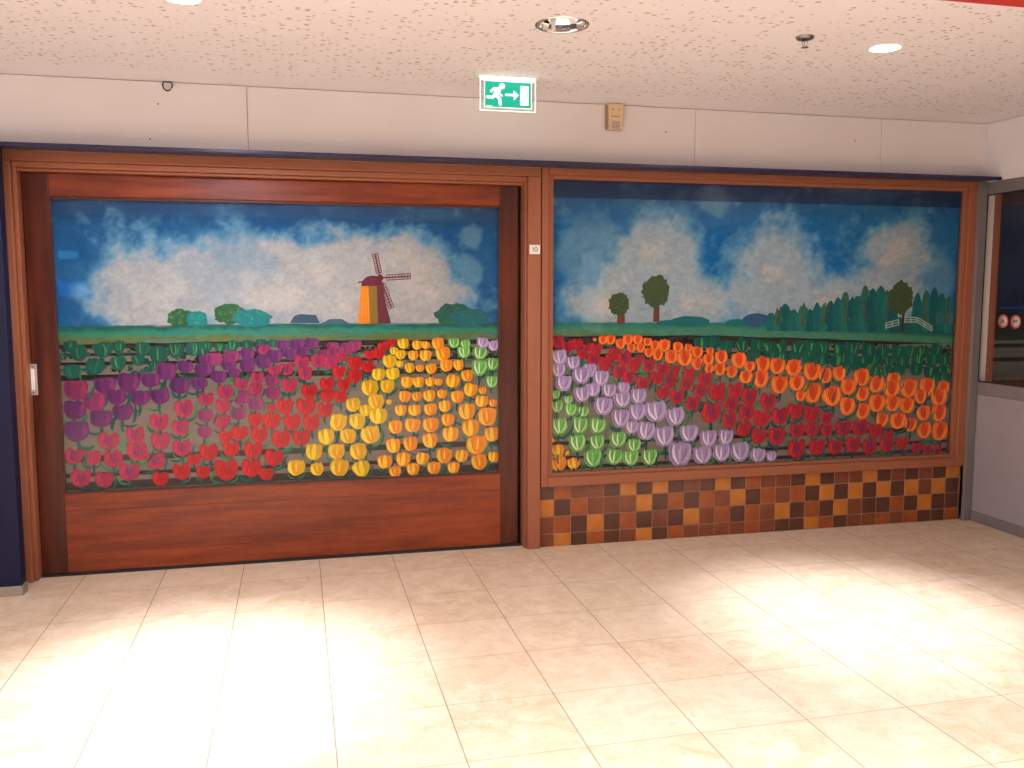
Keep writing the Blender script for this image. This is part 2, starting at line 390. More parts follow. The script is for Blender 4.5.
DIM = 1.0
def pig(r, g, b): return alb(r, g, b, PK)
PK = 1.05
class Paint:
    """flat brush marks, every mark a hair nearer the glass than the one before"""
    def __init__(s, y, step=1.2e-5): s.v = []; s.f = []; s.c = []; s.y = y; s.step = step
    def poly(s, pts, c):
        s.y -= s.step; n = len(s.v)
        for x, z in pts: s.v.append((x, s.y, z)); s.c.append((*c, 1))
        s.f.append(tuple(range(n, n + len(pts))))
    def stroke(s, x0, z0, x1, z1, w, c, bend=0.0, n=5, taper=0.25):
        s.y -= s.step
        dx, dz = x1 - x0, z1 - z0; L = math.hypot(dx, dz) or 1e-6; nx, nz = -dz / L, dx / L; k0 = len(s.v)
        for i in range(n + 1):
            t = i / n; q = bend * 4 * t * (1 - t); x = x0 + dx * t + nx * q; z = z0 + dz * t + nz * q
            h = w * 0.5 * (taper + (1 - taper) * math.sin(PI * min(1, 0.15 + 0.8 * t)))
            s.v += [(x - nx * h, s.y, z - nz * h), (x + nx * h, s.y, z + nz * h)]; s.c += [(*c, 1)] * 2
        for i in range(n): a = k0 + 2 * i; s.f.append((a, a + 1, a + 3, a + 2))
    def blob(s, x, z, rx, rz, c, rnd, n=18, rough=0.1, bottom=None):
        pts = []
        for i in range(n):
            a = 2 * PI * i / n; k = 1 + rnd.uniform(-rough, rough); zz = z + rz * k * math.sin(a)
            if bottom is not None: zz = max(zz, bottom)
            pts.append((x + rx * k * math.cos(a), zz))
        s.poly(pts, c)
    def build(s, name, parent, origin=(0, 0, 0), label=None):
        me = bpy.data.meshes.new(name)
        me.from_pydata([(a - origin[0], b - origin[1], c - origin[2]) for a, b, c in s.v], [], s.f); me.materials.append(M['paint'])
        ca = me.color_attributes.new('pigment', 'FLOAT_COLOR', 'POINT'); ca.data.foreach_set('color', np.array(s.c, dtype=np.float32).ravel())
        me.update(); o = bpy.data.objects.new(name, me); COL.objects.link(o); o.parent = parent
        if label: o['label'] = label
        return o
def jit(c, rnd, k=0.12):
    q = 1 + rnd.uniform(-k, k); return tuple(max(0, min(0.95, v * q * (1 + rnd.uniform(-k / 3, k / 3)))) for v in c)

def backdrop(name, x0, x1, ztop, zb, y, side, parent, origin):
    nx = int((x1 - x0) / 0.009); nz = int((ztop - 1.3) / 0.009)
    xs = np.linspace(x0, x1, nx); t = np.linspace(0, 1, nz)
    X, T = np.meshgrid(xs, t, indexing='ij'); ZB = zb(X) + (fbm(X, X * 0, 9, 77) - 0.5) * 0.012; Z = ZB + (ztop - ZB) * T
    wx = X + (fbm(X, Z, 4, 3) - 0.5) * 0.16; wz = Z + (fbm(X, Z, 4, 9) - 0.5) * 0.16
    def field(L, soft=1.0):
        f = np.zeros_like(X)
        for cx, cz, rx, rz in L:
            dd = np.sqrt(((wx - cx) / rx) ** 2 + ((wz - cz) / rz) ** 2); f = np.maximum(f, 1.35 - dd * soft)
        return f
    cl = field(CLOUD[side]) + (fbm(X, Z, 10, 21) - 0.5) * 0.75 + (fbm(X, Z, 34, 71, 3) - 0.5) * 0.25
    sm = field(CLOUD[side + 's']) + (fbm(X, Z, 12, 25) - 0.5) * 0.5
    n1 = fbm(X, Z, 3, 31); n2 = fbm(X * 1.0, Z * 1.6, 22, 41)
    h = (Z - 1.37) / (ztop - 1.37)
    col = np.zeros(X.shape + (3,)) + np.array(pig(6, 84, 142) if side == 'L' else pig(8, 98, 160))
    col = mix3(col, pig(8, 60, 110), S01(h, 0.75, 1.0) * 0.8)
    col = mix3(col, pig(44, 108, 154), S01(n1, 0.45, 0.75) * 0.6)
    col = mix3(col, pig(92, 148, 182), S01(cl, 0.02, 0.42) * 0.85)
    col = mix3(col, pig(92, 142, 176), S01(sm, 0.25, 0.8) * 0.75)
    white = pig(164, 166, 170) if side == 'L' else pig(148, 166, 178)
    col = mix3(col, white, S01(cl, 0.28, 0.72))
    col = mix3(col, pig(138, 152, 168), S01(cl, 0.5, 0.9) * S01(n1, 0.5, 0.7) * 0.7)
    col = mix3(col, pig(182, 178, 176), S01(cl, 0.7, 1.2) * S01(fbm(X, Z, 6, 51), 0.45, 0.62) * 0.8)
    if side == 'L':
        dk = field(CLOUD['Ld']); col = mix3(col, pig(112, 142, 168), S01(dk, 0.3, 0.9) * 0.6)
    # the green horizon
    hz = ZB + HZ[side](X) + (vnoise(X, Z * 0, 14, 5) - 0.5) * 0.008
    g = S01(hz - Z, -0.003, 0.003); u = np.clip((Z - ZB) / (hz - ZB), 0, 1)
    if side == 'L':
        gc = mix3(np.zeros(X.shape + (3,)) + np.array(pig(96, 110, 62)), pig(46, 128, 100), S01(u + (n2 - 0.5) * 0.3, 0.25, 0.5))
        gc = mix3(gc, pig(20, 88, 82), S01(u + (n2 - 0.5) * 0.4, 0.6, 0.9))
        gc = mix3(gc, pig(30, 130, 140), S01(fbm(X * 0.5, Z * 6, 8, 61), 0.55, 0.7) * 0.5)
    else:
        gc = mix3(np.zeros(X.shape + (3,)) + np.array(pig(66, 128, 104)), pig(34, 116, 104), S01(u + (n2 - 0.5) * 0.3, 0.45, 0.85))
        gc = mix3(gc, pig(92, 116, 66), S01(-(X), -3.25, -3.15) * S01(-u, -0.4, -0.15) * 0.8)
        gc = mix3(gc, pig(22, 78, 72), S01(X, 4.4, 5.2) * S01(u, 0.4, 0.8) * 0.8)
    col = col * (1 - g[..., None]) + gc * g[..., None]
    n3 = fbm(X * 1.3 + Z * .4, Z * 1.3 - X * .4, 45, 81, 3)
    col *= (0.72 + 0.28 * n2 + 0.28 * n3)[..., None]
    V = np.stack([X - origin[0], np.full_like(X, y - origin[1]), Z - origin[2]], -1).reshape(-1, 3)
    idx = np.arange(nx * nz).reshape(nx, nz)
    F = np.stack([idx[:-1, :-1], idx[1:, :-1], idx[1:, 1:], idx[:-1, 1:]], -1).reshape(-1, 4)
    me = bpy.data.meshes.new(name); me.from_pydata(V.tolist(), [], F.tolist()); me.materials.append(M['paint'])
    ca = me.color_attributes.new('pigment', 'FLOAT_COLOR', 'POINT')
    ca.data.foreach_set('color', np.concatenate([np.clip(col, 0, 0.95), np.ones(col.shape[:2] + (1,))], -1).astype(np.float32).ravel())
    me.update(); o = bpy.data.objects.new(name, me); COL.objects.link(o); o.parent = parent
    o.modifiers.new('board', 'SOLIDIFY').thickness = 0.002; o.modifiers['board'].offset = -1
    return o

TC = dict(  # base, shade, bright, core
 p=((104, 42, 106), (84, 32, 96), (128, 52, 110), (96, 38, 112)),
 m=((138, 48, 100), (116, 38, 98), (156, 58, 104), (120, 42, 112)),
 k=((168, 38, 76), (140, 36, 84), (188, 48, 82), (124, 42, 104)),
 r=((180, 14, 22), (144, 12, 26), (204, 26, 28), (150, 14, 30)),
 y=((214, 168, 14), (196, 150, 18), (244, 210, 40), (232, 150, 20)),
 o=((228, 138, 16), (216, 122, 20), (250, 200, 40), (238, 132, 20)),
 l=((104, 178, 84), (74, 152, 66), (214, 232, 190), (150, 208, 120)),
 v=((164, 142, 192), (134, 108, 170), (226, 214, 232), (192, 170, 210)),
 d=((170, 24, 42), (132, 22, 44), (196, 34, 42), (108, 38, 88)),
 O=((232, 96, 28), (206, 62, 22), (248, 138, 40), (220, 66, 24)),
 g=((18, 84, 74), (12, 62, 58), (76, 152, 70), (28, 104, 78)))
NAMES = dict(p='deep_purple_tulips', m='plum_tulips', k='pink_tulips', r='red_tulips', y='yellow_tulips', o='orange_yellow_tulips', l='green_white_tulips', v='lilac_tulips', d='crimson_tulips', O='orange_tulips', g='dark_green_tulips')
LAB = dict(p='rows of deep purple painted tulips', m='plum coloured painted tulips', k='pink painted tulips with purple centres', r='bright red painted tulips', y='yellow painted tulips',
           o='orange yellow painted tulips', l='light green painted tulips with white strokes', v='pale lilac painted tulips', d='crimson painted tulips with purple centres', O='bright orange painted tulips', g='dark green painted tulip buds')
def tulip(P, kind, x, z, w, rnd):
    w *= 1.04; B, D, H, C = [pig(*q) for q in TC[kind]]
    a = rnd.uniform(-0.16, 0.16); ca, sa = math.cos(a), math.sin(a); hh = w * rnd.uniform(0.92, 1.08) * (0.92 if kind in 'pmg' else 1.0)
    def T(u, v): u, v = u * w, v * hh; return (x + u * ca - v * sa, z + u * sa + v * ca)
    j = lambda: rnd.uniform(-0.03, 0.03)
    side = [(-0.46, 0.36), (-0.51, 0.16), (-0.50, -0.06), (-0.42, -0.27), (-0.28, -0.42), (-0.10, -0.49), (0.10, -0.49), (0.28, -0.42), (0.42, -0.27), (0.50, -0.06), (0.51, 0.16), (0.46, 0.36)]
    if kind in 'rkd': top = [(0.36, 0.46), (0.22, 0.47), (0.10, 0.38), (0.0, 0.30), (-0.10, 0.38), (-0.22, 0.47), (-0.36, 0.46)]
    elif kind in 'pm': top = [(0.36, 0.44), (0.2, 0.40), (0.08, 0.45), (-0.05, 0.40), (-0.2, 0.44), (-0.34, 0.42)]
    elif kind in 'yoOg': top = [(0.37, 0.46), (0.26, 0.42), (0.14, 0.47), (0.0, 0.51), (-0.13, 0.47), (-0.25, 0.42), (-0.36, 0.46)]
    else: top = [(0.36, 0.47), (0.22, 0.40), (0.06, 0.46), (-0.06, 0.45), (-0.20, 0.39), (-0.35, 0.46)]
    P.poly([T(u + j(), v + j()) for u, v in side + top], jit(B, rnd))
    # petals and brush marks
    if kind in 'pm':
        for s in (-1, 1): P.stroke(*T(s * 0.28, -0.30), *T(s * 0.30, 0.36), w * 0.22, jit(D if s < 0 else H, rnd, .08), -s * w * 0.05)
        if rnd.random() < 0.6: P.stroke(*T(0, -0.2), *T(0.02, 0.30), w * 0.2, jit(C, rnd), 0)
    elif kind in 'rkd':
        P.stroke(*T(-0.05, -0.40), *T(-0.30, 0.34), w * 0.34, jit(H, rnd, .08), w * 0.10)
        P.stroke(*T(0.05, -0.40), *T(0.30, 0.34), w * 0.34, jit(B, rnd, .08), -w * 0.10)
        q0 = rnd.uniform(-.08, .08)
        if rnd.random() < 0.75:
            for ss in (-1, 1): P.stroke(*T(q0 * .5, -0.28), *T(q0 + ss * .11, rnd.uniform(.16, .34)), w * (0.13 if kind != 'r' else 0.07), jit(C, rnd, .2), ss * w * -.03, taper=.6)
        P.stroke(*T(-0.2, -0.3), *T(-0.12, 0.22), w * 0.07, jit(D, rnd), w * 0.04); P.stroke(*T(0.2, -0.3), *T(0.13, 0.22), w * 0.07, jit(D, rnd), -w * 0.04)
    elif kind in 'yo':
        P.stroke(*T(0, -0.44), *T(-0.36, 0.34), w * 0.26, jit(H, rnd, .08), w * 0.16); P.stroke(*T(0, -0.44), *T(0.36, 0.34), w * 0.24, jit(B, rnd, .08), -w * 0.16)
        P.stroke(*T(0, -0.42), *T(0, 0.44), w * 0.30, jit(C if rnd.random() < 0.5 else H, rnd, .08), 0)
        for s in (-1, 1): P.stroke(*T(s * 0.1, -0.36), *T(s * 0.2, 0.30), w * 0.055, jit(D, rnd), -s * w * 0.07)
        P.stroke(*T(0.0, -0.25), *T(rnd.uniform(-.1, .1), 0.36), w * 0.09, jit(H, rnd, .05), 0)
    elif kind == 'O':
        P.stroke(*T(-0.04, -0.44), *T(-0.37, 0.36), w * 0.20, jit(H, rnd, .08), w * 0.15); P.stroke(*T(0.04, -0.44), *T(0.37, 0.36), w * 0.20, jit(H, rnd, .08), -w * 0.15)
        P.stroke(*T(0, -0.32), *T(rnd.uniform(-.06, .06), 0.46), w * 0.34, jit(C, rnd, .12), 0)
        P.stroke(*T(-.02, -0.42), *T(-.22, 0.40), w * 0.10, jit(H, rnd, .15), w * .08)
        for s in (-1, 1): P.stroke(*T(s * 0.08, -0.34), *T(s * 0.18, 0.32), w * 0.06, jit(D, rnd), -s * w * 0.05)
    elif kind in 'lv':
        P.stroke(*T(0.05, -0.44), *T(-0.38, 0.34), w * 0.16, jit(D, rnd, .08), w * 0.18); P.stroke(*T(-0.02, -0.40), *T(-0.30, 0.36), w * 0.13, jit(H, rnd, .05), w * 0.12)
        P.stroke(*T(0.02, -0.34), *T(0.0, 0.34), w * 0.10, jit(H if rnd.random() < .7 else C, rnd, .05), w * 0.03)
        P.stroke(*T(0.08, -0.38), *T(0.40, 0.34), w * 0.14, jit(C, rnd, .08), -w * 0.14); P.stroke(*T(0.06, -0.25), *T(0.26, 0.30), w * 0.05, jit(D, rnd), -w * 0.07)
    else:
        for k in range(3):
            s = rnd.uniform(-0.35, 0.3); P.stroke(*T(s * 0.4, -0.38), *T(s + rnd.uniform(-.1, .1), 0.38), w * rnd.uniform(0.06, 0.13), jit(H if rnd.random() < .5 else C, rnd, .25), rnd.uniform(-.1, .1) * w)
def leaves(P, x, z, w, rnd, dens=1.0):
    g1, g2, g3 = pig(18, 84, 78), pig(36, 112, 84), pig(70, 150, 76)
    b = z - 0.45 * w
    P.stroke(x, b + 0.1 * w, x + rnd.uniform(-.1, .1) * w, b - rnd.uniform(.5, .8) * w, w * 0.17, jit(g1, rnd, .25), rnd.uniform(-.08, .08) * w)
    for s in (-1, 1):
        if rnd.random() < 0.62 * dens:
            P.stroke(x, b - 0.25 * w, x + s * rnd.uniform(.35, .75) * w, b + rnd.uniform(-0.35, .25) * w, w * rnd.uniform(.12, .24), jit((g1, g1, g2)[rnd.randrange(3)], rnd, .2), s * w * -0.14)
        if rnd.random() < 0.3: P.stroke(x + s * .1 * w, b - 0.2 * w, x + s * .5 * w, b + .15 * w, w * .06, jit(g3, rnd, .2), s * w * -0.12)

HZ = dict(L=lambda X: 0.105 + 0 * X, R=lambda X: 0.088 + 0 * X)
CLOUD = {
 'L': [(0.391, 1.687, 0.286, 0.291), (0.731, 1.765, 0.395, 0.248), (1.105, 1.845, 0.35, 0.179), (1.085, 1.617, 0.7, 0.241), (1.461, 1.799, 0.421, 0.243), (1.522, 1.616, 0.545, 0.233), (1.947, 1.802, 0.288, 0.236), (2.008, 1.615, 0.303, 0.213)],
 'Ls': [(2.339, 2.018, 0.084, 0.088), (2.312, 1.817, 0.097, 0.088), (2.183, 1.647, 0.128, 0.088)],
 'R': [(3.552, 1.861, 0.351, 0.3), (3.453, 1.678, 0.433, 0.261), (3.806, 1.612, 0.36, 0.199), (3.207, 1.614, 0.275, 0.195), (4.423, 1.868, 0.33, 0.283), (4.396, 1.645, 0.451, 0.244), (4.777, 1.611, 0.387, 0.179), (5.392, 1.924, 0.274, 0.265), (5.286, 1.666, 0.362, 0.224)],
 'Rs': [(3.945, 2.279, 0.158, 0.091), (3.101, 1.902, 0.23, 0.288), (5.725, 1.787, 0.149, 0.213)],
 'Ld': [(0.918, 1.903, 0.172, 0.13), (1.054, 1.845, 0.116, 0.084)],
}
SHP = {
 'mill_orange': [(1.639, 1.703), (1.685, 1.703), (1.691, 1.471), (1.617, 1.471)],
 'mill_olive': [(1.685, 1.703), (1.737, 1.703), (1.74, 1.47), (1.691, 1.471)],
 'mill_brown': [(1.735, 1.715), (1.778, 1.728), (1.786, 1.616), (1.821, 1.47), (1.737, 1.47)],
 'cap': [(1.639, 1.703), (1.646, 1.733), (1.671, 1.758), (1.702, 1.767), (1.738, 1.765), (1.763, 1.746), (1.774, 1.703)],
 'sails': [(1.757, 1.752), (1.728, 1.9), (1.946, 1.765), (1.825, 1.566), (1.621, 1.724)],
 'hill': [(1.207, 1.478), (1.232, 1.52), (1.268, 1.532), (1.363, 1.525), (1.386, 1.476)],
 'hill2': [(1.386, 1.47), (1.447, 1.5), (1.52, 1.5), (1.568, 1.469)],
 'fence1': [(5.3, 1.448), (5.404, 1.472), (5.302, 1.413), (5.406, 1.437)],
 'fence2': [(5.452, 1.486), (5.551, 1.486), (5.454, 1.454), (5.552, 1.453)],
 'fence3': [(5.551, 1.486), (5.678, 1.424), (5.552, 1.453), (5.68, 1.388)],
}
ELL = {
 'bushL': [(0.575, 1.512, 0.073, 0.053), (0.671, 1.506, 0.062, 0.048), (0.86, 1.534, 0.098, 0.06), (0.986, 1.509, 0.116, 0.054), (2.227, 1.52, 0.129, 0.076), (2.324, 1.501, 0.13, 0.057)],
 'treeR': [(3.301, 1.588, 0.073, 0.075), (3.558, 1.669, 0.099, 0.105), (5.413, 1.624, 0.097, 0.12)],
 'trunkR': [(3.316, 1.49, 0.028, 0.033), (3.564, 1.515, 0.023, 0.046), (5.438, 1.454, 0.012, 0.064)],
 'bushR': [(3.805, 1.467, 0.144, 0.04), (3.661, 1.461, 0.1, 0.02), (4.148, 1.457, 0.089, 0.027), (4.297, 1.476, 0.105, 0.048)],
 'pop': [(4.402, 1.472, 0.03, 0.065), (4.455, 1.479, 0.03, 0.072), (4.507, 1.499, 0.038, 0.092), (4.569, 1.481, 0.038, 0.076), (4.645, 1.495, 0.038, 0.09), (4.699, 1.48, 0.031, 0.076), (4.752, 1.501, 0.031, 0.097), (4.807, 1.497, 0.031, 0.094), (4.853, 1.507, 0.031, 0.104), (4.915, 1.517, 0.039, 0.115), (4.97, 1.534, 0.035, 0.132), (5.026, 1.517, 0.032, 0.115), (5.065, 1.523, 0.032, 0.122), (5.127, 1.554, 0.04, 0.154), (5.183, 1.547, 0.04, 0.147), (5.247, 1.554, 0.04, 0.155), (5.304, 1.54, 0.032, 0.141), (5.353, 1.518, 0.032, 0.12), (5.548, 1.528, 0.033, 0.132), (5.622, 1.538, 0.033, 0.143), (5.688, 1.545, 0.033, 0.15), (5.747, 1.531, 0.033, 0.136), (5.806, 1.512, 0.033, 0.118)],
}
# painted tulips on each mural: kind, then x, z and width in metres
_L = {
 'g': '-0.027,1.351,0.071 0.012,1.312,0.089 0.144,1.329,0.096 0.229,1.347,0.072 0.362,1.332,0.085 0.447,1.298,0.098 0.546,1.323,0.087 0.646,1.328,0.088 -0.028,1.203,0.089 0.098,1.233,0.096 0.225,1.250,0.085 0.335,1.267,0.073 -0.071,1.294,0.047 0.420,1.233,0.061 -0.108,1.256,0.047 0.700,1.308,0.063 0.720,1.340,0.063 0.795,1.335,0.063 0.872,1.345,0.064 0.955,1.347,0.064 1.033,1.354,0.058 1.104,1.355,0.052',
 'p': '0.593,1.223,0.087 0.486,1.199,0.111 0.398,1.148,0.104 0.275,1.138,0.116 0.147,1.121,0.114 0.558,1.111,0.110 0.662,1.122,0.082 0.205,1.054,0.102 0.332,1.044,0.108 0.446,1.052,0.104 -0.023,0.982,0.116 0.237,0.961,0.109 0.115,0.926,0.118 -0.020,0.858,0.131 0.696,1.201,0.098 0.687,1.121,0.063 0.954,1.293,0.080 1.045,1.318,0.080 1.163,1.344,0.076 1.248,1.347,0.082 1.334,1.352,0.082 0.843,1.232,0.087 0.952,1.223,0.088 1.043,1.242,0.088 1.109,1.277,0.094 1.207,1.289,0.081 0.783,1.159,0.091 0.873,1.178,0.069 1.280,1.305,0.071 0.705,1.268,0.063',
 'm': '-0.012,1.099,0.123 0.083,1.031,0.117 0.761,1.267,0.086 0.863,1.278,0.087 1.406,1.283,0.080 1.487,1.295,0.081 1.555,1.322,0.081 1.595,1.335,0.081 1.460,1.330,0.067 0.910,1.028,0.093 0.993,0.989,0.088 0.892,0.934,0.088 0.699,0.927,0.086 0.690,0.826,0.076 1.092,1.126,0.078 1.096,1.051,0.086',
 'k': '0.578,0.971,0.100 0.435,0.895,0.099 0.555,0.858,0.094 0.299,0.820,0.098 0.151,0.792,0.109 0.439,0.781,0.102 0.557,0.736,0.101 0.307,0.722,0.108 -0.039,0.708,0.095 0.060,0.697,0.087 0.173,0.686,0.100 0.407,0.662,0.099 -0.009,0.577,0.106 0.117,0.562,0.095 0.257,0.602,0.108 1.106,1.189,0.068 1.179,1.198,0.087 1.272,1.231,0.087 1.372,1.243,0.083 1.445,1.234,0.083 1.290,1.169,0.082 1.005,1.148,0.073 1.196,1.099,0.087 0.912,1.112,0.072 0.993,1.076,0.073 0.819,1.067,0.084 0.707,1.025,0.084 0.803,0.981,0.084 0.794,0.887,0.092 1.513,1.268,0.067 1.045,1.316,0.052',
 'r': '0.431,0.553,0.085 0.554,0.591,0.098 0.624,0.663,0.073 1.594,1.228,0.082 1.495,1.174,0.077 1.592,1.149,0.084 1.422,1.100,0.083 1.523,1.095,0.077 1.314,1.056,0.093 1.421,1.024,0.083 1.502,1.019,0.077 1.166,0.969,0.090 1.087,0.962,0.050 1.292,0.966,0.109 1.405,0.939,0.089 0.987,0.893,0.081 1.085,0.883,0.101 1.206,0.872,0.095 1.323,0.862,0.096 0.897,0.814,0.087 0.814,0.794,0.080 1.008,0.798,0.094 1.137,0.768,0.108 1.257,0.771,0.103 0.711,0.703,0.104 0.840,0.718,0.093 0.969,0.703,0.100 1.090,0.653,0.108 0.675,0.582,0.079 0.810,0.590,0.129 0.953,0.594,0.107 1.043,0.551,0.079 1.596,1.230,0.074 1.672,1.203,0.077 1.686,1.277,0.064 1.744,1.284,0.065 1.764,1.319,0.058 1.794,1.338,0.052 1.823,1.351,0.052',
 'y': '1.578,0.964,0.085 1.485,0.857,0.098 1.594,0.859,0.079 1.409,0.769,0.094 1.542,0.767,0.091 1.332,0.677,0.097 1.470,0.674,0.095 1.597,0.669,0.085 1.223,0.582,0.103 1.350,0.567,0.077 1.486,0.570,0.109 1.593,0.560,0.055 1.895,1.343,0.068 1.836,1.298,0.050 1.878,1.274,0.060 1.809,1.233,0.081 1.871,1.215,0.042 1.739,1.152,0.080 1.827,1.154,0.081 1.683,1.068,0.100 1.791,1.076,0.083 1.720,0.979,0.091 1.655,0.928,0.071 1.801,0.976,0.033 1.732,0.890,0.107 1.602,0.860,0.093 1.682,0.771,0.113 1.605,0.668,0.100 1.623,0.558,0.097',
 'o': '1.983,1.333,0.061 2.037,1.332,0.050 2.116,1.340,0.075 1.957,1.267,0.061 2.035,1.266,0.074 2.148,1.274,0.090 1.934,1.189,0.058 1.998,1.186,0.048 2.071,1.182,0.067 2.168,1.200,0.076 2.246,1.201,0.062 1.916,1.099,0.071 1.987,1.098,0.069 2.064,1.098,0.061 2.117,1.095,0.048 2.208,1.099,0.086 2.303,1.133,0.076 1.901,1.009,0.071 1.978,1.007,0.061 2.057,1.009,0.075 2.137,1.018,0.059 2.239,0.998,0.081 2.322,1.040,0.082 2.397,0.964,0.082 2.404,1.034,0.049 2.472,0.951,0.050 1.874,0.921,0.071 1.962,0.918,0.076 2.062,0.922,0.076 2.154,0.939,0.073 2.299,0.901,0.105 2.433,0.863,0.113 1.840,0.816,0.084 1.948,0.823,0.093 2.065,0.821,0.099 2.176,0.851,0.081 2.192,0.756,0.100 2.323,0.792,0.105 2.463,0.746,0.091 1.825,0.696,0.088 1.933,0.705,0.085 2.058,0.720,0.090 2.363,0.681,0.127 1.769,0.595,0.088 1.886,0.606,0.085 2.008,0.605,0.080 2.150,0.619,0.097 2.263,0.613,0.082 2.379,0.567,0.097 2.474,0.597,0.070 1.834,0.530,0.073 1.949,0.539,0.076 2.082,0.541,0.081 2.210,0.537,0.075',
 'l': '2.216,1.343,0.070 2.290,1.334,0.062 2.280,1.285,0.081 2.385,1.277,0.090 2.382,1.183,0.096 2.468,1.205,0.077 2.461,1.089,0.077',
 'v': '2.403,1.343,0.071 2.473,1.322,0.069',
}
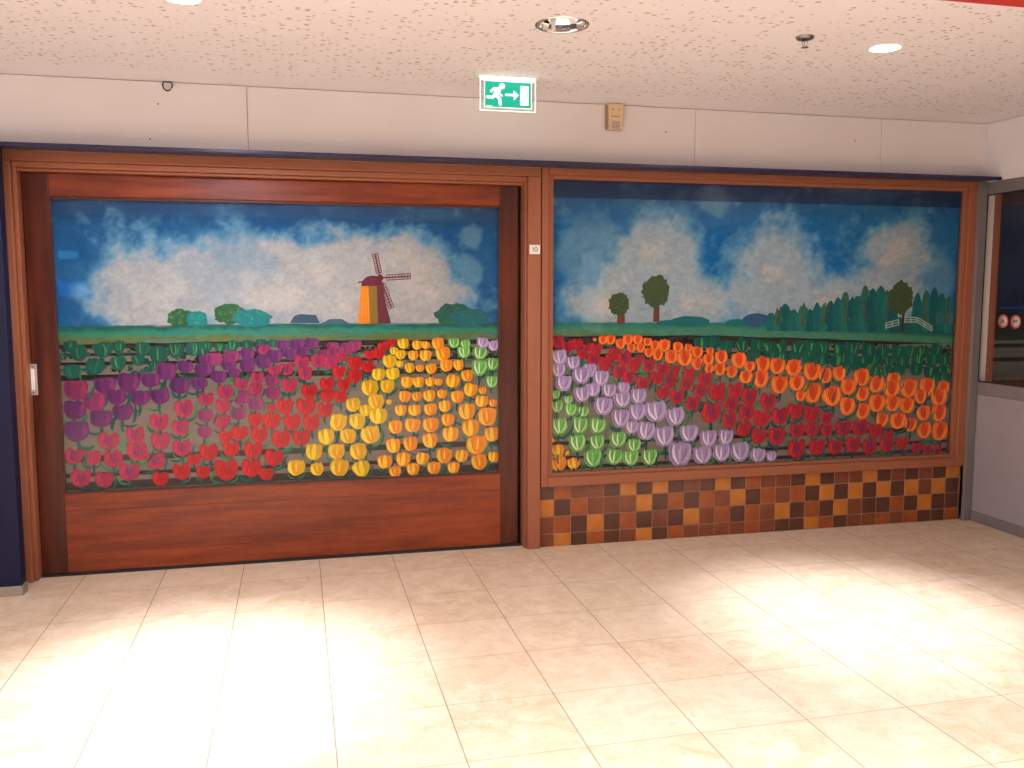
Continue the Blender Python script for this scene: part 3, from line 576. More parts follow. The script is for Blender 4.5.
_R = {
 'd': '2.884,1.346,0.081 2.950,1.314,0.079 3.016,1.332,0.073 3.083,1.306,0.056 3.050,1.265,0.067 3.143,1.292,0.081 3.130,1.231,0.081 3.212,1.198,0.088 3.340,1.237,0.096 3.272,1.264,0.081 3.307,1.148,0.095 3.409,1.191,0.091 3.376,1.107,0.085 3.513,1.183,0.091 3.473,1.069,0.091 3.570,1.097,0.086 3.617,1.154,0.084 3.702,1.133,0.093 3.661,1.075,0.098 3.620,0.997,0.087 3.781,1.052,0.093 3.719,0.968,0.093 3.808,1.118,0.081 3.834,0.918,0.100 3.867,1.017,0.057 3.450,1.223,0.062 3.245,1.233,0.068 3.920,1.082,0.094 3.827,1.104,0.060 3.886,1.003,0.094 3.845,0.925,0.074 4.011,0.994,0.124 4.143,0.997,0.105 3.968,0.854,0.138 4.112,0.910,0.119 4.253,0.956,0.112 4.233,0.849,0.112 4.394,0.916,0.113 4.107,0.796,0.111 4.350,0.802,0.122 4.215,0.732,0.112 4.488,0.811,0.114 4.610,0.845,0.115 4.733,0.817,0.113 4.334,0.680,0.110 4.473,0.674,0.123 4.627,0.707,0.112 4.745,0.706,0.101 4.849,0.786,0.093 4.860,0.702,0.093 4.628,0.575,0.131 4.788,0.583,0.117 4.991,0.711,0.119 5.124,0.706,0.120 5.252,0.681,0.105 5.357,0.641,0.088 4.934,0.577,0.112 5.071,0.589,0.113 5.209,0.566,0.114 5.347,0.578,0.108 5.473,0.580,0.100 5.596,0.547,0.088 5.687,0.529,0.074 5.770,0.522,0.074',
 'O': '3.136,1.358,0.024 3.192,1.353,0.057 3.246,1.355,0.062 3.314,1.328,0.063 3.366,1.353,0.068 3.434,1.352,0.063 3.390,1.297,0.057 3.456,1.300,0.058 3.503,1.338,0.058 3.556,1.312,0.061 3.624,1.311,0.078 3.514,1.267,0.061 3.578,1.250,0.069 3.720,1.299,0.070 3.675,1.236,0.087 3.773,1.224,0.104 3.854,1.268,0.065 3.856,1.187,0.065 3.797,1.293,0.051 3.863,1.262,0.078 3.945,1.214,0.074 3.955,1.267,0.051 4.038,1.226,0.089 3.867,1.183,0.078 3.950,1.148,0.060 4.029,1.144,0.081 4.116,1.125,0.081 4.169,1.204,0.102 4.223,1.089,0.091 4.250,1.159,0.076 4.349,1.170,0.103 4.337,1.073,0.109 4.460,1.158,0.113 4.481,1.029,0.123 4.584,1.146,0.120 4.614,1.037,0.112 4.644,0.946,0.070 4.729,1.115,0.131 4.739,0.965,0.131 4.832,1.085,0.101 4.858,0.944,0.092 4.943,1.098,0.096 4.893,0.939,0.134 5.017,1.002,0.115 5.123,1.066,0.119 5.133,0.948,0.105 5.015,0.864,0.115 5.139,0.825,0.110 5.241,1.014,0.120 5.255,0.878,0.127 5.382,1.040,0.105 5.369,0.980,0.131 5.382,0.874,0.118 5.509,0.979,0.135 5.499,0.856,0.116 5.300,0.759,0.096 5.432,0.745,0.124 5.539,0.713,0.097 5.609,0.917,0.098 5.662,0.987,0.124 5.640,0.795,0.109 5.652,0.669,0.118 5.794,0.974,0.099 5.765,0.906,0.127 5.771,0.791,0.122 5.784,0.657,0.127',
 'v': '2.891,1.245,0.101 2.888,1.162,0.095 2.988,1.209,0.089 2.925,1.079,0.102 3.044,1.125,0.116 3.104,1.158,0.083 3.179,1.105,0.104 3.052,1.001,0.103 3.123,1.029,0.097 3.237,1.022,0.098 3.339,1.034,0.078 3.330,0.959,0.112 3.443,0.978,0.106 3.197,0.920,0.125 3.321,0.835,0.119 3.437,0.871,0.113 3.399,0.771,0.093 3.569,0.873,0.150 3.503,0.743,0.121 3.711,0.833,0.123 3.633,0.702,0.137 3.810,0.715,0.124 3.751,0.574,0.160 3.835,0.725,0.086 3.955,0.674,0.116 4.084,0.679,0.105 3.913,0.561,0.130 4.055,0.571,0.122 4.194,0.573,0.133 4.331,0.543,0.107 4.433,0.528,0.075',
 'l': '2.873,1.003,0.055 2.880,0.924,0.082 2.956,0.967,0.056 2.973,0.901,0.080 3.060,0.886,0.078 2.897,0.795,0.106 3.036,0.796,0.107 3.159,0.788,0.108 3.021,0.679,0.110 3.156,0.678,0.105 3.303,0.692,0.113 3.417,0.648,0.097 3.130,0.574,0.118 3.280,0.577,0.110 3.395,0.563,0.107 3.530,0.563,0.109',
 'o': '2.854,0.706,0.037 2.890,0.636,0.080 2.955,0.614,0.032 2.891,0.552,0.104 2.998,0.544,0.081',
 'g': '3.886,1.325,0.093 3.974,1.330,0.099 4.073,1.298,0.092 4.188,1.302,0.085 4.304,1.300,0.099 4.386,1.287,0.097 4.483,1.278,0.095 4.617,1.274,0.106 4.717,1.275,0.107 4.808,1.277,0.091 4.937,1.258,0.094 5.042,1.264,0.101 5.169,1.252,0.111 5.289,1.249,0.093 5.407,1.240,0.104 5.498,1.240,0.105 5.599,1.237,0.116 5.725,1.247,0.096 4.275,1.227,0.090 4.413,1.225,0.106 4.485,1.216,0.085 4.591,1.209,0.088 4.699,1.211,0.108 4.798,1.199,0.098 4.915,1.191,0.101 5.029,1.191,0.105 5.125,1.173,0.101 5.224,1.187,0.103 5.342,1.178,0.091 5.451,1.174,0.099 5.575,1.190,0.092 5.699,1.180,0.103 5.793,1.174,0.100 4.988,1.129,0.098 5.096,1.122,0.096 5.224,1.103,0.093 5.336,1.099,0.101 5.422,1.107,0.095 5.564,1.113,0.098 5.678,1.092,0.100 5.770,1.090,0.099 5.703,1.027,0.099 5.797,1.038,0.108',
}
TULIPS = {s: [(k, *map(float, t.split(','))) for k, v in q.items() for t in v.split()] for s, q in (('L', _L), ('R', _R))}

def wm(P, pts, c): P.poly(pts, pig(*c))
def mural(side, name, label, x0, x1, ztop, zb, y):
    rnd = random.Random(5 if side == 'L' else 8)
    org = ((x0 + x1) / 2, y, 0.5)
    root = tag(empty(name, org), label, 'mural', 'tulip field murals behind the glass')
    backdrop('painted_landscape', x0, x1, ztop, zb, y, side, root, org)
    def new(off=0.0006): return Paint(y - off)
    bpyld = lambda P, n, lab=None: P.build(n, root, org, lab)
    yy = 0.0006
    if side == 'L':
        P = new(); wm(P, SHP['hill'], (52, 84, 108)); wm(P, SHP['hill2'], (60, 96, 118)); bpyld(P, 'distant_hill', 'small grey blue farm shape on the horizon')
        cols = [((34, 92, 66), (66, 110, 60)), ((26, 122, 122), (34, 136, 128)), ((40, 98, 62), (72, 108, 58)), ((22, 120, 130), (36, 134, 120)), ((28, 92, 84), (52, 100, 70)), ((24, 98, 112), (30, 112, 112))]
        for e, (a, b) in list(zip(ELL['bushL'], cols))[::1]:
            yy += 0.00012; P = new(yy); bz = zb(np.array([e[0]]))[0] + 0.085
            P.blob(*e, pig(*a), rnd, 34, 0.11, bz)
            for k in range(22):
                t = rnd.uniform(0, 2 * PI); q = rnd.random() ** .5 * .8; px, pz = e[0] + e[2] * q * math.cos(t), max(bz + .004, e[1] + e[3] * q * math.sin(t))
                P.stroke(px, pz, px + rnd.uniform(-.02, .02), pz + rnd.uniform(.004, .02), .012, jit(pig(*b), rnd, .25))
            bpyld(P, 'painted_bush')
        P = new(0.002)
        wm(P, SHP['mill_brown'], (104, 44, 56)); wm(P, SHP['mill_olive'], (132, 106, 44)); wm(P, SHP['mill_orange'], (226, 128, 26)); wm(P, SHP['cap'], (104, 36, 54))
        for k in range(5):
            t = (k + .5) / 5; a, b, c_, d_ = SHP['mill_orange']
            P.stroke(a[0] + (b[0] - a[0]) * t, a[1] - .01, d_[0] + (c_[0] - d_[0]) * t, d_[1] + .01, .006, jit(pig(232, 140, 34), rnd, .15))
        hub = SHP['sails'][0]; cc = pig(112, 50, 62)
        for i, tip in enumerate(SHP['sails'][1:]):
            dx, dz = tip[0] - hub[0], tip[1] - hub[1]; L = math.hypot(dx, dz); nx, nz = -dz / L, dx / L; hw = 0.018
            P.stroke(*hub, *tip, .009, cc, taper=1)
            if i == 3: continue
            for s in (-1, 1): P.stroke(hub[0] + dx * .2 + nx * hw * s * .9, hub[1] + dz * .2 + nz * hw * s * .9, tip[0] + nx * hw * s * .9, tip[1] + nz * hw * s * .9, .005, cc, taper=1)
            for k in range(9):
                t = .22 + .78 * k / 8; P.stroke(hub[0] + dx * t - nx * hw, hub[1] + dz * t - nz * hw, hub[0] + dx * t + nx * hw, hub[1] + dz * t + nz * hw, .004, cc, taper=1, n=1)
        P.blob(*hub, .02, .02, pig(96, 34, 50), rnd)
        bpyld(P, 'windmill', 'orange and maroon windmill with four lattice sails')
    else:
        for e in ELL['bushR']:
            yy += 0.00006; P = new(yy - 0.0003); P.blob(*e, pig(26, 104, 108) if e[0] < 4.15 else pig(44, 84, 122), rnd, 20, .06, 1.435 if e[0] < 4.15 else 1.425); bpyld(P, 'painted_bush')
        P = new(0.00065); pts = [(4.38, 1.405), (5.861, 1.385)] + [(5.861 - .06 * i, 1.47 + .05 * min(1, i / 8) - .004 * i + rnd.uniform(-.01, .01)) for i in range(25)]
        P.poly(pts, pig(20, 90, 92)); bpyld(P, 'distant_hedge')
        for i, e in enumerate(ELL['pop']):
            P = new(0.0007 + i * 0.00002); bz = 1.40 - 0.02 * (e[0] - 4.4); c = [(22, 98, 98), (28, 110, 104), (18, 86, 92)][i % 3]
            q = (e[0], e[1] - .02, e[2] * 1.25, e[3] * 1.15); P.blob(*q, pig(*c), rnd, 24, .05, bz)
            for k in range(12):
                px = q[0] + rnd.uniform(-.7, .7) * q[2]; pz = rnd.uniform(bz + .01, q[1] + q[3] * .6)
                P.stroke(px, pz, px + rnd.uniform(-.005, .005), pz + .03, .012, jit(pig(*c), rnd, .22))
            if i % 3 == 1:
                for k in range(7): pz = q[1] + q[3] * (.75 - .2 * k); P.stroke(q[0] + rnd.uniform(-.01, .01), max(pz, bz), q[0] + rnd.uniform(-.01, .01), max(pz, bz) + .04, .016, jit(pig(84, 78, 44), rnd, .2))
            bpyld(P, 'painted_poplar')
        for e, tr in zip(ELL['treeR'], ELL['trunkR']):
            P = new(0.0012); c = pig(64, 82, 50)
            P.poly([(tr[0] - tr[2], tr[1] - tr[3]), (tr[0] + tr[2], tr[1] - tr[3]), (tr[0] + tr[2] * .8, e[1]), (tr[0] - tr[2] * .8, e[1])], pig(108, 60, 52) if e[0] < 5 else pig(60, 54, 40))
            P.blob(*e, c, rnd, 40, .11)
            for k in range(60):
                t = rnd.uniform(0, 2 * PI); q = rnd.random() ** .5 * .95; px, pz = e[0] + e[2] * q * math.cos(t), e[1] + e[3] * q * math.sin(t)
                P.stroke(px, pz, px + rnd.uniform(-.012, .012), pz + rnd.uniform(-.012, .012), .011, jit(pig(*rnd.choice([(74, 92, 52), (54, 72, 46), (88, 82, 50), (48, 84, 60)])), rnd, .15))
            bpyld(P, 'painted_tree')
        P = new(0.0016); wc = pig(180, 196, 192)
        for f in ('fence1', 'fence2', 'fence3'):
            a, b, c_, d_ = SHP[f]
            for t in (0, .5, 1): P.stroke(a[0] + (c_[0] - a[0]) * t, a[1] + (c_[1] - a[1]) * t, b[0] + (d_[0] - b[0]) * t, b[1] + (d_[1] - b[1]) * t, .0055, wc, taper=1)
            for t in (0, .5, 1): xx = a[0] + (b[0] - a[0]) * t; P.stroke(xx, a[1] + (b[1] - a[1]) * t, xx, c_[1] + (d_[1] - c_[1]) * t - .005, .006, wc, taper=1)
        bpyld(P, 'painted_fence', 'white painted garden fence beside the round tree')
    # dark brushwork along the top of the beds
    T = TULIPS[side]
    P = Paint(y - 0.0002, 4e-6)
    for i in range(330 if side == 'L' else 420):
        px = rnd.uniform(x0 + .02, x1 - .02); top = zb(np.array([px]))[0]
        green = (px < 1.3) if side == 'L' else (px > 3.9)
        dz_ = rnd.uniform(0.0, 0.10 if side == 'L' else (0.16 if px > 3.9 else .07)); pz = top - .012 - dz_
        if side == 'L' and px < 1.0: dz_ *= 1.0 + .5 * (1 - px); pz = top - .012 - dz_ * (1.35 - .6 * px)
        c = rnd.choice([(18, 84, 76), (14, 66, 60), (26, 100, 82), (30, 22, 22)] if green else [(34, 24, 26), (44, 32, 32), (24, 66, 58), (60, 40, 40)])
        P.stroke(px, pz, px + rnd.uniform(-.05, .05), pz + rnd.uniform(-.02, .012), rnd.uniform(.014, .03), jit(pig(*c), rnd, .2))
    for k, x, z, wd in T:
        if k != 'g': leaves(P, x, z, wd, rnd)
    for k, x, z, wd in T:   # loose leaves between the flowers
        if z < 1.22 and rnd.random() < .6: P.stroke(x + wd * .5, z - wd * .6, x + wd * rnd.uniform(.6, .9), z + rnd.uniform(-.1, .4) * wd, wd * rnd.uniform(.1, .2), jit(pig(*rnd.choice([(18, 80, 78), (26, 96, 84), (58, 128, 74)])), rnd, .25), wd * rnd.uniform(-.15, .15))
    bpyld(P, 'painted_leaves', 'dark teal leaves and stems')
    order = sorted(T, key=lambda q: -q[2])
    off = 0.0022
    for k in 'gpmkrOdyolv':
        sub = [q for q in order if q[0] == k]
        if not sub: continue
        P = Paint(y - off, 2e-6); off += 0.0004
        for _, x, z, wd in sub: tulip(P, k, x, z, wd, rnd)
        bpyld(P, NAMES[k], LAB[k])
    return root
zbL = lambda X: 1.362 + 0.006 * np.sin(X * 1.4)
zbR = lambda X: 1.384 - 0.012 * (X - 2.84) / 1.4 - 0.062 * np.clip((X - 3.9) / 1.95, 0, 1) ** 1.1
mural('L', 'tulip_mural', 'tulip field mural with a windmill on the horizon, behind the door glass', -0.094, 2.512, 2.195, zbL, 0.125)
mural('R', 'tulip_mural', 'tulip field mural with round trees and poplars, behind the right shop window', 2.8415, 5.8625, 2.374, zbR, 0.052)

# ------------------------------------------------------------------ slatted shutters behind the painted beds
def shutter(label, x0, x1, z0, z1, y, gaps, ms, md):
    cx = (x0 + x1) / 2
    r = tag(empty('roller_shutter', (cx, y, z0)), label, 'shutter', 'slatted shutters behind the glass')
    boxes('back_board', [(x0 - cx, x1 - cx, 0.012, 0.016, 0, z1 - z0)], md, r)
    edges = [z0] + [q for g in sorted(gaps) for q in g] + [z1]
    for a, b in zip(edges[::2], edges[1::2]):
        if b - a < 0.002: continue
        boxes('slat', [(x0 - cx, x1 - cx, 0.0, 0.006, a - z0, b - z0)], ms, r, bevel=0.0015)
    return r
shutter('grey slatted shutter showing between the tulips painted behind the door glass', -0.094, 2.512, 0.494, 1.40, 0.127,
        [(0.502, 0.550), (0.580, 0.604), (0.669, 0.705), (1.150, 1.184), (1.240, 1.258), (1.292, 1.310), (1.335, 1.385)], M['slat'], M['slatdark'])
shutter('grey slatted shutter showing between the tulips painted behind the right window', 2.8415, 5.8625, 0.486, 1.38, 0.0545,
        [(0.504, 0.530), (0.571, 0.592), (0.665, 0.692), (1.12, 1.13), (1.235, 1.262), (1.295, 1.378)], M['slat'], M['slatdark'])

# ------------------------------------------------------------------ what shows through the partition glass
nw = struct(empty('window_2', (6.6, 0.0, 0.4)), 'dark shop window seen through the partition glass', 'window')
boxes('reveal_strip', [(6.046 - 6.6, 6.106 - 6.6, 0.0, 0.10, -0.4, CZ - 0.4)], M['white'], nw)
boxes('frame_side', [(6.106 - 6.6, 6.160 - 6.6, -0.004, 0.10, -0.4, CZ - 0.4)], M['frame_z'], nw)
boxes('frame_head', [(6.160 - 6.6, 8.0 - 6.6, 0.0, 0.1, 2.30 - 0.4, CZ - 0.4)], mat('dark_maroon', (0.035, 0.012, 0.012), 0.5), nw)
boxes('back_panel', [(6.160 - 6.6, 8.0 - 6.6, 0.02, 0.04, 1.515 - 0.4, 2.30 - 0.4)], noisy('navy_panel', (0.006, 0.010, 0.05), (0.012, 0.014, 0.03), 3, rough=0.4), nw)
boxes('dark_base', [(6.160 - 6.6, 8.0 - 6.6, 0.02, 0.1, 0 - 0.4, 1.02 - 0.4)], M['groove'], nw)
boxes('painted_shine', [(6.215 - 6.6, 6.42 - 6.6, 0.012, 0.02, 1.545 - 0.4, 1.562 - 0.4)], mat('blue_shine_paint', (0.02, 0.05, 0.3), 0.3), nw)  # blue shine painted as a thin bar, gives no light itself
shutter('dim grey slatted shutter low in the dark window beyond the partition glass', 6.162, 8.0, 1.00, 1.515, 0.05,
        [(1.157, 1.187), (1.260, 1.289), (1.312, 1.514)], M['slatback'], M['groove'])
boxes('side_wall', [(8.4, 8.5, -15, 0.3, 0, CZ)], M['groove'], None)
struct(bpy.data.objects['side_wall']); bpy.data.objects['side_wall'].name = 'wall_far_right'

def sticker(yc, zc, kind, label):
    r = tag(empty('warning_sticker', (PX + 0.003, yc, zc)), label, 'sticker', 'round stickers on the partition glass')
    def disc(name, rad, x, m, rin=0.0):
        b_ = bmesh.new(); ring_solid(b_, [(max(rin, 1e-4), 0), (rad, 0), (rad, 0.0006), (max(rin, 1e-4), 0.0006)], 32)
        bmesh.ops.rotate(b_, verts=b_.verts, matrix=Matrix.Rotation(-PI / 2, 3, 'Y')); return obj(name, b_, m, r, (x, 0, 0))
    disc('red_ring', 0.047, -0.0004, mat('sticker_red', (0.55, 0.09, 0.05), 0.5), 0.034)
    disc('white_disc', 0.034, -0.0004, mat('sticker_white', (0.55, 0.45, 0.45), 0.5))
    b_ = bmesh.new()
    def bar(y0, z0, y1, z1, w_):
        tube(b_, [(0, y0, z0), (0, y1, z1)], w_, 6)
    if kind == 0:       # small pushed cart / bicycle like figure
        bar(0.016, -0.008, 0.0, 0.012, .0035); bar(0.0, 0.012, -0.014, -0.006, .0035); bar(0.014, -0.002, -0.012, -0.002, .003)
        for yy in (0.016, -0.015):
            tube(b_, [(0, yy + .007 * math.cos(t * PI / 5), -0.01 + .007 * math.sin(t * PI / 5)) for t in range(11)], .0018, 5, False)
    else:               # four legged animal
        bar(0.016, 0.004, -0.010, 0.004, .0055); bar(-0.010, 0.005, -0.018, 0.013, .004); bar(0.014, 0, 0.016, -0.013, .0022); bar(-0.008, 0, -0.010, -0.013, .0022); bar(0.016, 0.006, 0.023, 0.014, .0018)
    obj('pictogram', b_, M['ink'], r, (-0.0012, 0, 0))
sticker(-0.232, 1.464, 0, 'round red ringed sticker on the glass, left of the pair')
sticker(-0.344, 1.464, 1, 'round red ringed sticker on the glass, right of the pair')

# ------------------------------------------------------------------ number plate on the door post
n = tag(empty('number_plate', (2.715, -0.0062, 1.932)), 'small white plate numbered 10 on the reddish brown post', 'sign')
boxes('plate', [(-0.034, 0.034, -0.003, 0.0, -0.029, 0.029)], M['whiteplate'], n, bevel=0.001)
bm = bmesh.new()
tube(bm, [(-0.018, -0.0035, 0.009), (-0.011, -0.0035, 0.014), (-0.011, -0.0035, -0.014)], 0.0022, 6)
tube(bm, [(0.008 + 0.009 * math.cos(t * PI / 8), -0.0035, 0.0135 * math.sin(t * PI / 8)) for t in range(17)], 0.0022, 6, False)
obj('digits', bm, M['ink'], n)

# ------------------------------------------------------------------ emergency exit sign hanging from the ceiling
ex = tag(empty('exit_sign', (2.418, -0.54, CZ)), 'green running man exit sign hanging from the ceiling', 'exit sign')
X0 = 2.418; zc = CZ
boxes('light_bar', [(-0.155, 0.155, -0.012, 0.012, -0.020, 0.0)], mat('lit_bar', (1, 1, 1), 0.4, emit=(0.9, 1.0, 0.97), estr=2.2), ex, bevel=0.002)
boxes('ceiling_plate', [(-0.165, 0.24, -0.03, 0.03, -0.003, 0.0)], M['trimwhite'], ex, bevel=0.001)
boxes('acrylic_plate', [(-0.156, 0.156, -0.003, 0.003, -0.180, -0.021)], M['acrylic'], ex)
edge = mat('lit_edge', (0.9, 0.95, 0.92), 0.3, emit=(0.85, 1.0, 0.95), estr=0.75)
boxes('lit_edge', [(-0.158, -0.1545, -0.004, 0.004, -0.183, -0.02), (0.1545, 0.158, -0.004, 0.004, -0.183, -0.02), (-0.158, 0.158, -0.004, 0.004, -0.1835, -0.180)], edge, ex)
gm = mat('green_sign_film', (0.0, 0.28, 0.19), 0.5, emit=(0.0, 0.36, 0.24), estr=0.75)
boxes('green_panel', [(-0.131, 0.131, -0.0045, -0.0032, -0.163, -0.025)], gm, ex)
boxes('white_border', [(-0.135, 0.135, -0.0042, -0.0031, -0.167, -0.021)], edge, ex)
wmx = mat('white_sign_film', (0.9, 0.95, 0.92), 0.5, emit=(0.9, 1.0, 0.97), estr=0.75)
def sp(px, py): return ((px - 486) / 528 * 0.262, -0.025 - (py - 237 - (px - 222) * 0.05) / 300 * 0.139)
pg = bmesh.new()
def seg(pts, w_):
    P_ = [Vector((sp(*q)[0], 0, sp(*q)[1])) for q in pts]; wd = w_ / 528 * 0.262 / 2
    for a, b in zip(P_, P_[1:]):
        dd = (b - a).normalized(); nn = Vector((-dd.z, 0, dd.x)) * wd
        vs = [pg.verts.new(Vector((p.x, yv, p.z))) for yv in (-0.0052, -0.0046) for p in (a - nn, a + nn, b + nn, b - nn)]
        for f in ((0, 1, 2, 3), (4, 7, 6, 5), (0, 4, 5, 1), (1, 5, 6, 2), (2, 6, 7, 3), (3, 7, 4, 0)): pg.faces.new([vs[i] for i in f])
    for p in P_: disc(p, wd)
def disc(p, r):
    k = 16; A = [pg.verts.new((p.x + r * math.cos(2 * PI * i / k), -0.0053, p.z + r * math.sin(2 * PI * i / k))) for i in range(k)]
    B = [pg.verts.new((v.co.x, -0.0046, v.co.z)) for v in A]; pg.faces.new(A); pg.faces.new(B[::-1])
    for i in range(k): pg.faces.new((A[i], A[(i + 1) % k], B[(i + 1) % k], B[i]))
q = sp(418, 300); disc(Vector((q[0], 0, q[1])), 0.0165)
seg([(385, 328), (330, 326), (292, 358)], 26); seg([(378, 345), (340, 398)], 54); seg([(368, 372), (390, 390), (412, 410)], 22)
seg([(335, 400), (312, 428), (250, 424)], 30); seg([(345, 402), (392, 450), (396, 508)], 32)
obj('running_figure', pg, wmx, ex)
pg = bmesh.new(); seg([(462, 400), (558, 404)], 24)
tri = [sp(*q) for q in ((548, 345), (606, 406), (552, 465))]
A = [pg.verts.new((x, -0.0053, z)) for x, z in tri]; B = [pg.verts.new((x, -0.0046, z)) for x, z in tri]; pg.faces.new(A); pg.faces.new(B[::-1])
for i in range(3): pg.faces.new((A[i], A[(i + 1) % 3], B[(i + 1) % 3], B[i]))
obj('arrow', pg, wmx, ex)
a, b = sp(625, 297), sp(720, 527); boxes('doorway_symbol', [(a[0], b[0], -0.0053, -0.0046, b[1], a[1])], wmx, ex)
a, b = sp(228, 520), sp(305, 528); boxes('small_print', [(a[0], b[0], -0.0053, -0.0046, b[1], a[1])], wmx, ex)
bm = bmesh.new(); ring_solid(bm, [(0.010, 0), (0.010, -0.004), (0.005, -0.006)], 16, cap0=True, cap1=True)
o = obj('indicator_light', bm, mat('green_indicator', (0.1, 0.5, 0.1), 0.4, emit=(0.1, 0.7, 0.15), estr=0.5), ex, (-0.19, 0, 0)); o['label'] = 'tiny green indicator light'

# ------------------------------------------------------------------ motion detector on the fascia
m_ = tag(empty('motion_detector', (3.232, 0.0, 2.765)), 'small cream motion detector box high on the fascia', 'motion detector')
bm = bmesh.new(); v8 = box(bm, -0.052, 0.052, -0.052, 0.0, -0.083, 0.078)
for v in v8:
    if v.co.y < -0.01 and v.co.z < 0: v.co.y = -0.036; v.co.x *= 0.88
obj('housing', bm, M['cream'], m_, bevel=0.006)
boxes('side_fin', [(-0.060, -0.0525, -0.036, 0.0, -0.078, 0.07)], M['creamdark'], m_, bevel=0.002)
boxes('slot', [(-0.032, 0.026, -0.0485, -0.044, -0.004, 0.001)], M['creamdark'], m_)
boxes('lens', [(-0.026, 0.026, -0.0475, -0.032, -0.076, -0.030)], M['lens'], m_, bevel=0.002)
for xx in (-0.025, 0.018): boxes('screw', [(xx - 0.004, xx + 0.004, -0.0535, -0.049, 0.036, 0.044)], M['creamdark'], m_)

# ------------------------------------------------------------------ cable loop, sprinkler, downlights
bm = bmesh.new()
tube(bm, [(-0.022, 0, 0.0), (-0.026, -0.004, -0.018), (-0.020, -0.006, -0.038), (-0.004, -0.008, -0.050), (0.012, -0.008, -0.046), (0.024, -0.006, -0.030), (0.026, -0.003, -0.012), (0.020, 0, 0.0), (-0.02, 0.002, 0.002)], 0.0042, 8)
tag(obj('cable_loop', bm, M['cable'], loc=(0.572, -0.010, CZ - 0.004)), 'dark loop of cable poking from the joint under the ceiling', 'cable')

s = tag(empty('sprinkler', (3.585, -1.625, CZ)), 'dark chrome fire sprinkler hanging from the ceiling beside the right lamp', 'sprinkler')
bm = bmesh.new(); ring_solid(bm, [(0.042, 0.0), (0.042, -0.004), (0.036, -0.012), (0.020, -0.016), (0.012, -0.014)], 28, cap0=True, cap1=True); obj('escutcheon', bm, M['dchrome'], s)
for sx in (-1, 1):
    bm = bmesh.new(); tube(bm, [(sx * 0.010, 0, -0.013), (sx * 0.014, 0, -0.026), (sx * 0.010, 0, -0.040), (sx * 0.003, 0, -0.046)], 0.0022, 8); obj('frame_arm', bm, M['dchrome'], s)
bm = bmesh.new(); tube(bm, [(0, 0, -0.016), (0, 0, -0.040)], 0.002, 8); obj('glass_bulb', bm, mat('sprinkler_bulb', (0.4, 0.05, 0.04), 0.2), s)
bm = bmesh.new(); ring_solid(bm, [(0.001, -0.046), (0.016, -0.047), (0.018, -0.049), (0.001, -0.049)], 20); obj('deflector', bm, M['dchrome'], s)

def downlight(x, y, lit, label):
    r = tag(empty('ceiling_downlight', (x, y, CZ)), label, 'ceiling light', 'recessed ceiling downlights')
    R0 = 0.074 if lit else 0.112
    bm = bmesh.new(); ring_solid(bm, [(R0 - 0.003, 0.004), (R0 - 0.004, -0.003), (R0 + 0.008, -0.004), (R0 + 0.010, 0.0)], 48); obj('trim_ring', bm, M['trimwhite'] if lit else M['chrome'], r)
    bm = bmesh.new(); prof = [(R0 - 0.003, 0.003), (R0 * .93, 0.030), (R0 * .80, 0.065), (R0 * .58, 0.100), (R0 * .3, 0.118)]
    seg_ = 20
    rows = []
    for i_, (rr, z) in enumerate(prof): rows.append([bm.verts.new((rr * math.cos(2 * PI * k / seg_), rr * math.sin(2 * PI * k / seg_), z)) for k in range(seg_)])
    for a_, b_ in zip(rows, rows[1:]):
        for k in range(seg_): bm.faces.new((a_[k], a_[(k + 1) % seg_], b_[(k + 1) % seg_], b_[k]))
    bm.faces.new(rows[-1]); obj('reflector', bm, M['chrome'], r)
    bm = bmesh.new()
    if lit:
        ring_solid(bm, [(R0 - 0.005, 0.003), (R0 - 0.008, -0.002), (0.001, -0.003)], 40, cap0=True); obj('lit_lens', bm, M['lamp'], r)
    else:
        ring_solid(bm, [(0.012, 0.118), (0.020, 0.095), (0.024, 0.07), (0.016, 0.05), (0.001, 0.045)], 20); o = obj('bulb', bm, M['trimwhite'], r); o['label'] = 'unlit bulb'
    return r
downlight(*LIT[0], True, 'lit round downlight cut by the top edge, above the door')
downlight(*LIT[1], True, 'lit round downlight in the ceiling right of the sprinkler')
downlight(*OFF[0], False, 'unlit downlight with a polished faceted reflector, above the exit sign')

# ------------------------------------------------------------------ lit signs across the passage, mirrored in the door glass
def far_sign(x0, x1, z0, z1, c, label):
    o = empty('illuminated_sign', ((x0 + x1) / 2, -9.0, z0)); tag(o, label, 'lit sign', 'lit shop signs across the passage')
    hw = (x1 - x0) / 2
    boxes('sign_box', [(-hw, hw, -0.18, 0.0, 0, z1 - z0)], M['blue'], o, bevel=0.004)
    boxes('sign_face', [(-hw + .01, hw - .01, 0.0, 0.006, 0.01, z1 - z0 - .01)], mat('lit_sign_face', (0.1, 0.3, 0.8), 0.4, emit=c, estr=SIGN), o)
boxes('wall_front_screen', [(-4.5, 6.0, -9.4, -9.18, 0, CZ)], noisy('dim_screen_wall', (0.20, 0.16, 0.14), (0.26, 0.21, 0.18), 1.5), None); struct(bpy.data.objects['wall_front_screen'])  # unseen dark wall, put in to darken the reflections in the glass
SIGN = 6.0
far_sign(-2.26, -1.95, 2.164, 2.30, (0.10, 0.55, 1.0), 'light blue lit sign, the upper reflection in the door glass')
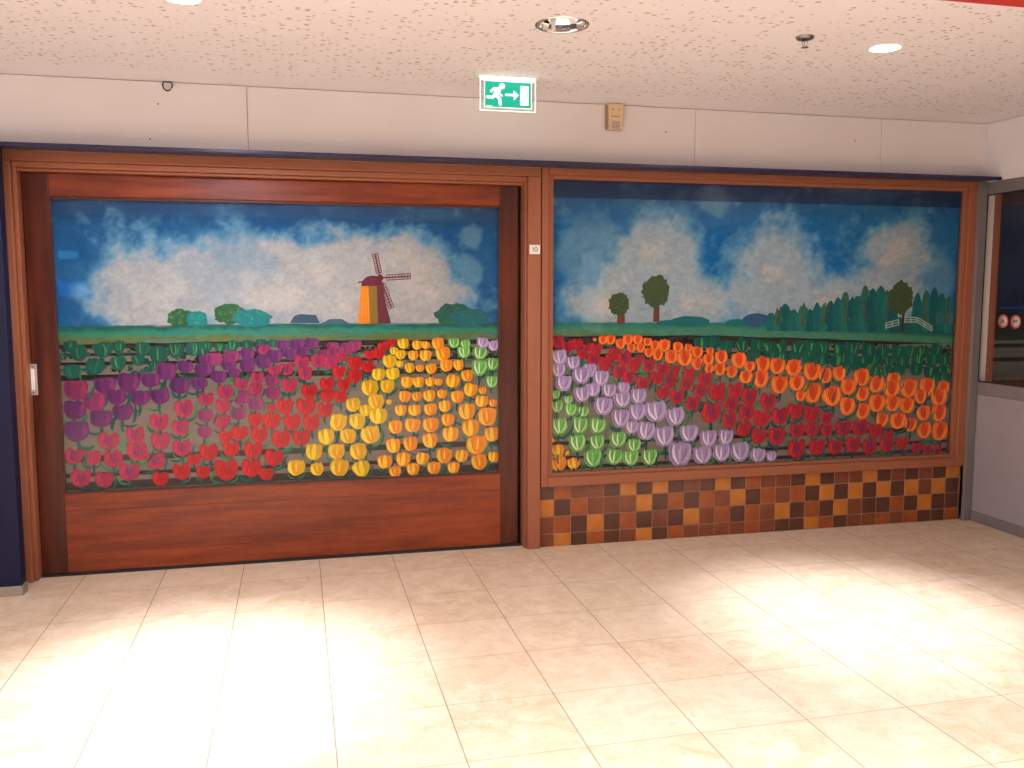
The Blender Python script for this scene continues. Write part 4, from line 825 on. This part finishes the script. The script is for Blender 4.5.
far_sign(-2.27, -1.855, 1.597, 1.837, (0.01, 0.12, 1.0), 'deep blue lit sign, the lower reflection in the door glass')

# ------------------------------------------------------------------ light
def spot(x, y, power, size, blend, col=(1.0, 1.06, 1.24), z=None, rad=0.06):
    L = bpy.data.lights.new('beam_or_fill', 'SPOT'); L.energy = power; L.spot_size = math.radians(size); L.spot_blend = blend; L.color = col; L.shadow_soft_size = rad
    o = bpy.data.objects.new('beam_or_fill', L); COL.objects.link(o); o.location = (x, y, CZ - 0.012 if z is None else z); return o
SPOT_W = 600
for x, y in LIT:
    spot(x, y, SPOT_W * (1.0 if x < 2 else 0.82), 47, 1.0); spot(x, y, 200 if x < 2 else 60, 165, 0.6, rad=0.07)
for x, y, p in ((-0.77, -4.74, 960), (2.43, -4.74, 980), (5.2, -4.74, 200), (0.8, -7.6, 860), (4.07, -7.6, 700)):  # unseen fill lamps added behind the camera to brighten the passage
    spot(x, y, p, 130, 0.8)
W_ = bpy.data.worlds.new('passage_light'); SC.world = W_; W_.use_nodes = True
W_.node_tree.nodes['Background'].inputs[0].default_value = (1.0, 1.06, 1.26, 1); W_.node_tree.nodes['Background'].inputs[1].default_value = 2.0

# ------------------------------------------------------------------ camera
cam = bpy.data.cameras.new('camera'); co = bpy.data.objects.new('camera', cam); COL.objects.link(co); SC.camera = co
cam.sensor_width = 36.0; cam.sensor_fit = 'HORIZONTAL'; cam.lens = 890.78 / 1024 * 36.0; cam.clip_start = 0.05
co.location = (1.2699, -5.4826, 1.6613)
co.rotation_euler = (PI / 2 - 0.1021, 0.0, -0.2327)
vs = SC.view_settings; vs.view_transform = 'Standard'; vs.look = 'None'; vs.gamma = 1.0; vs.use_curve_mapping = False; vs.exposure = 0.20
SC.display_settings.display_device = 'sRGB'
cy = SC.cycles; cy.use_denoising = True; cy.max_bounces = 10; cy.diffuse_bounces = 6; cy.glossy_bounces = 4; cy.transparent_max_bounces = 12; cy.sample_clamp_indirect = 6.0
cy.caustics_reflective = False; cy.caustics_refractive = False
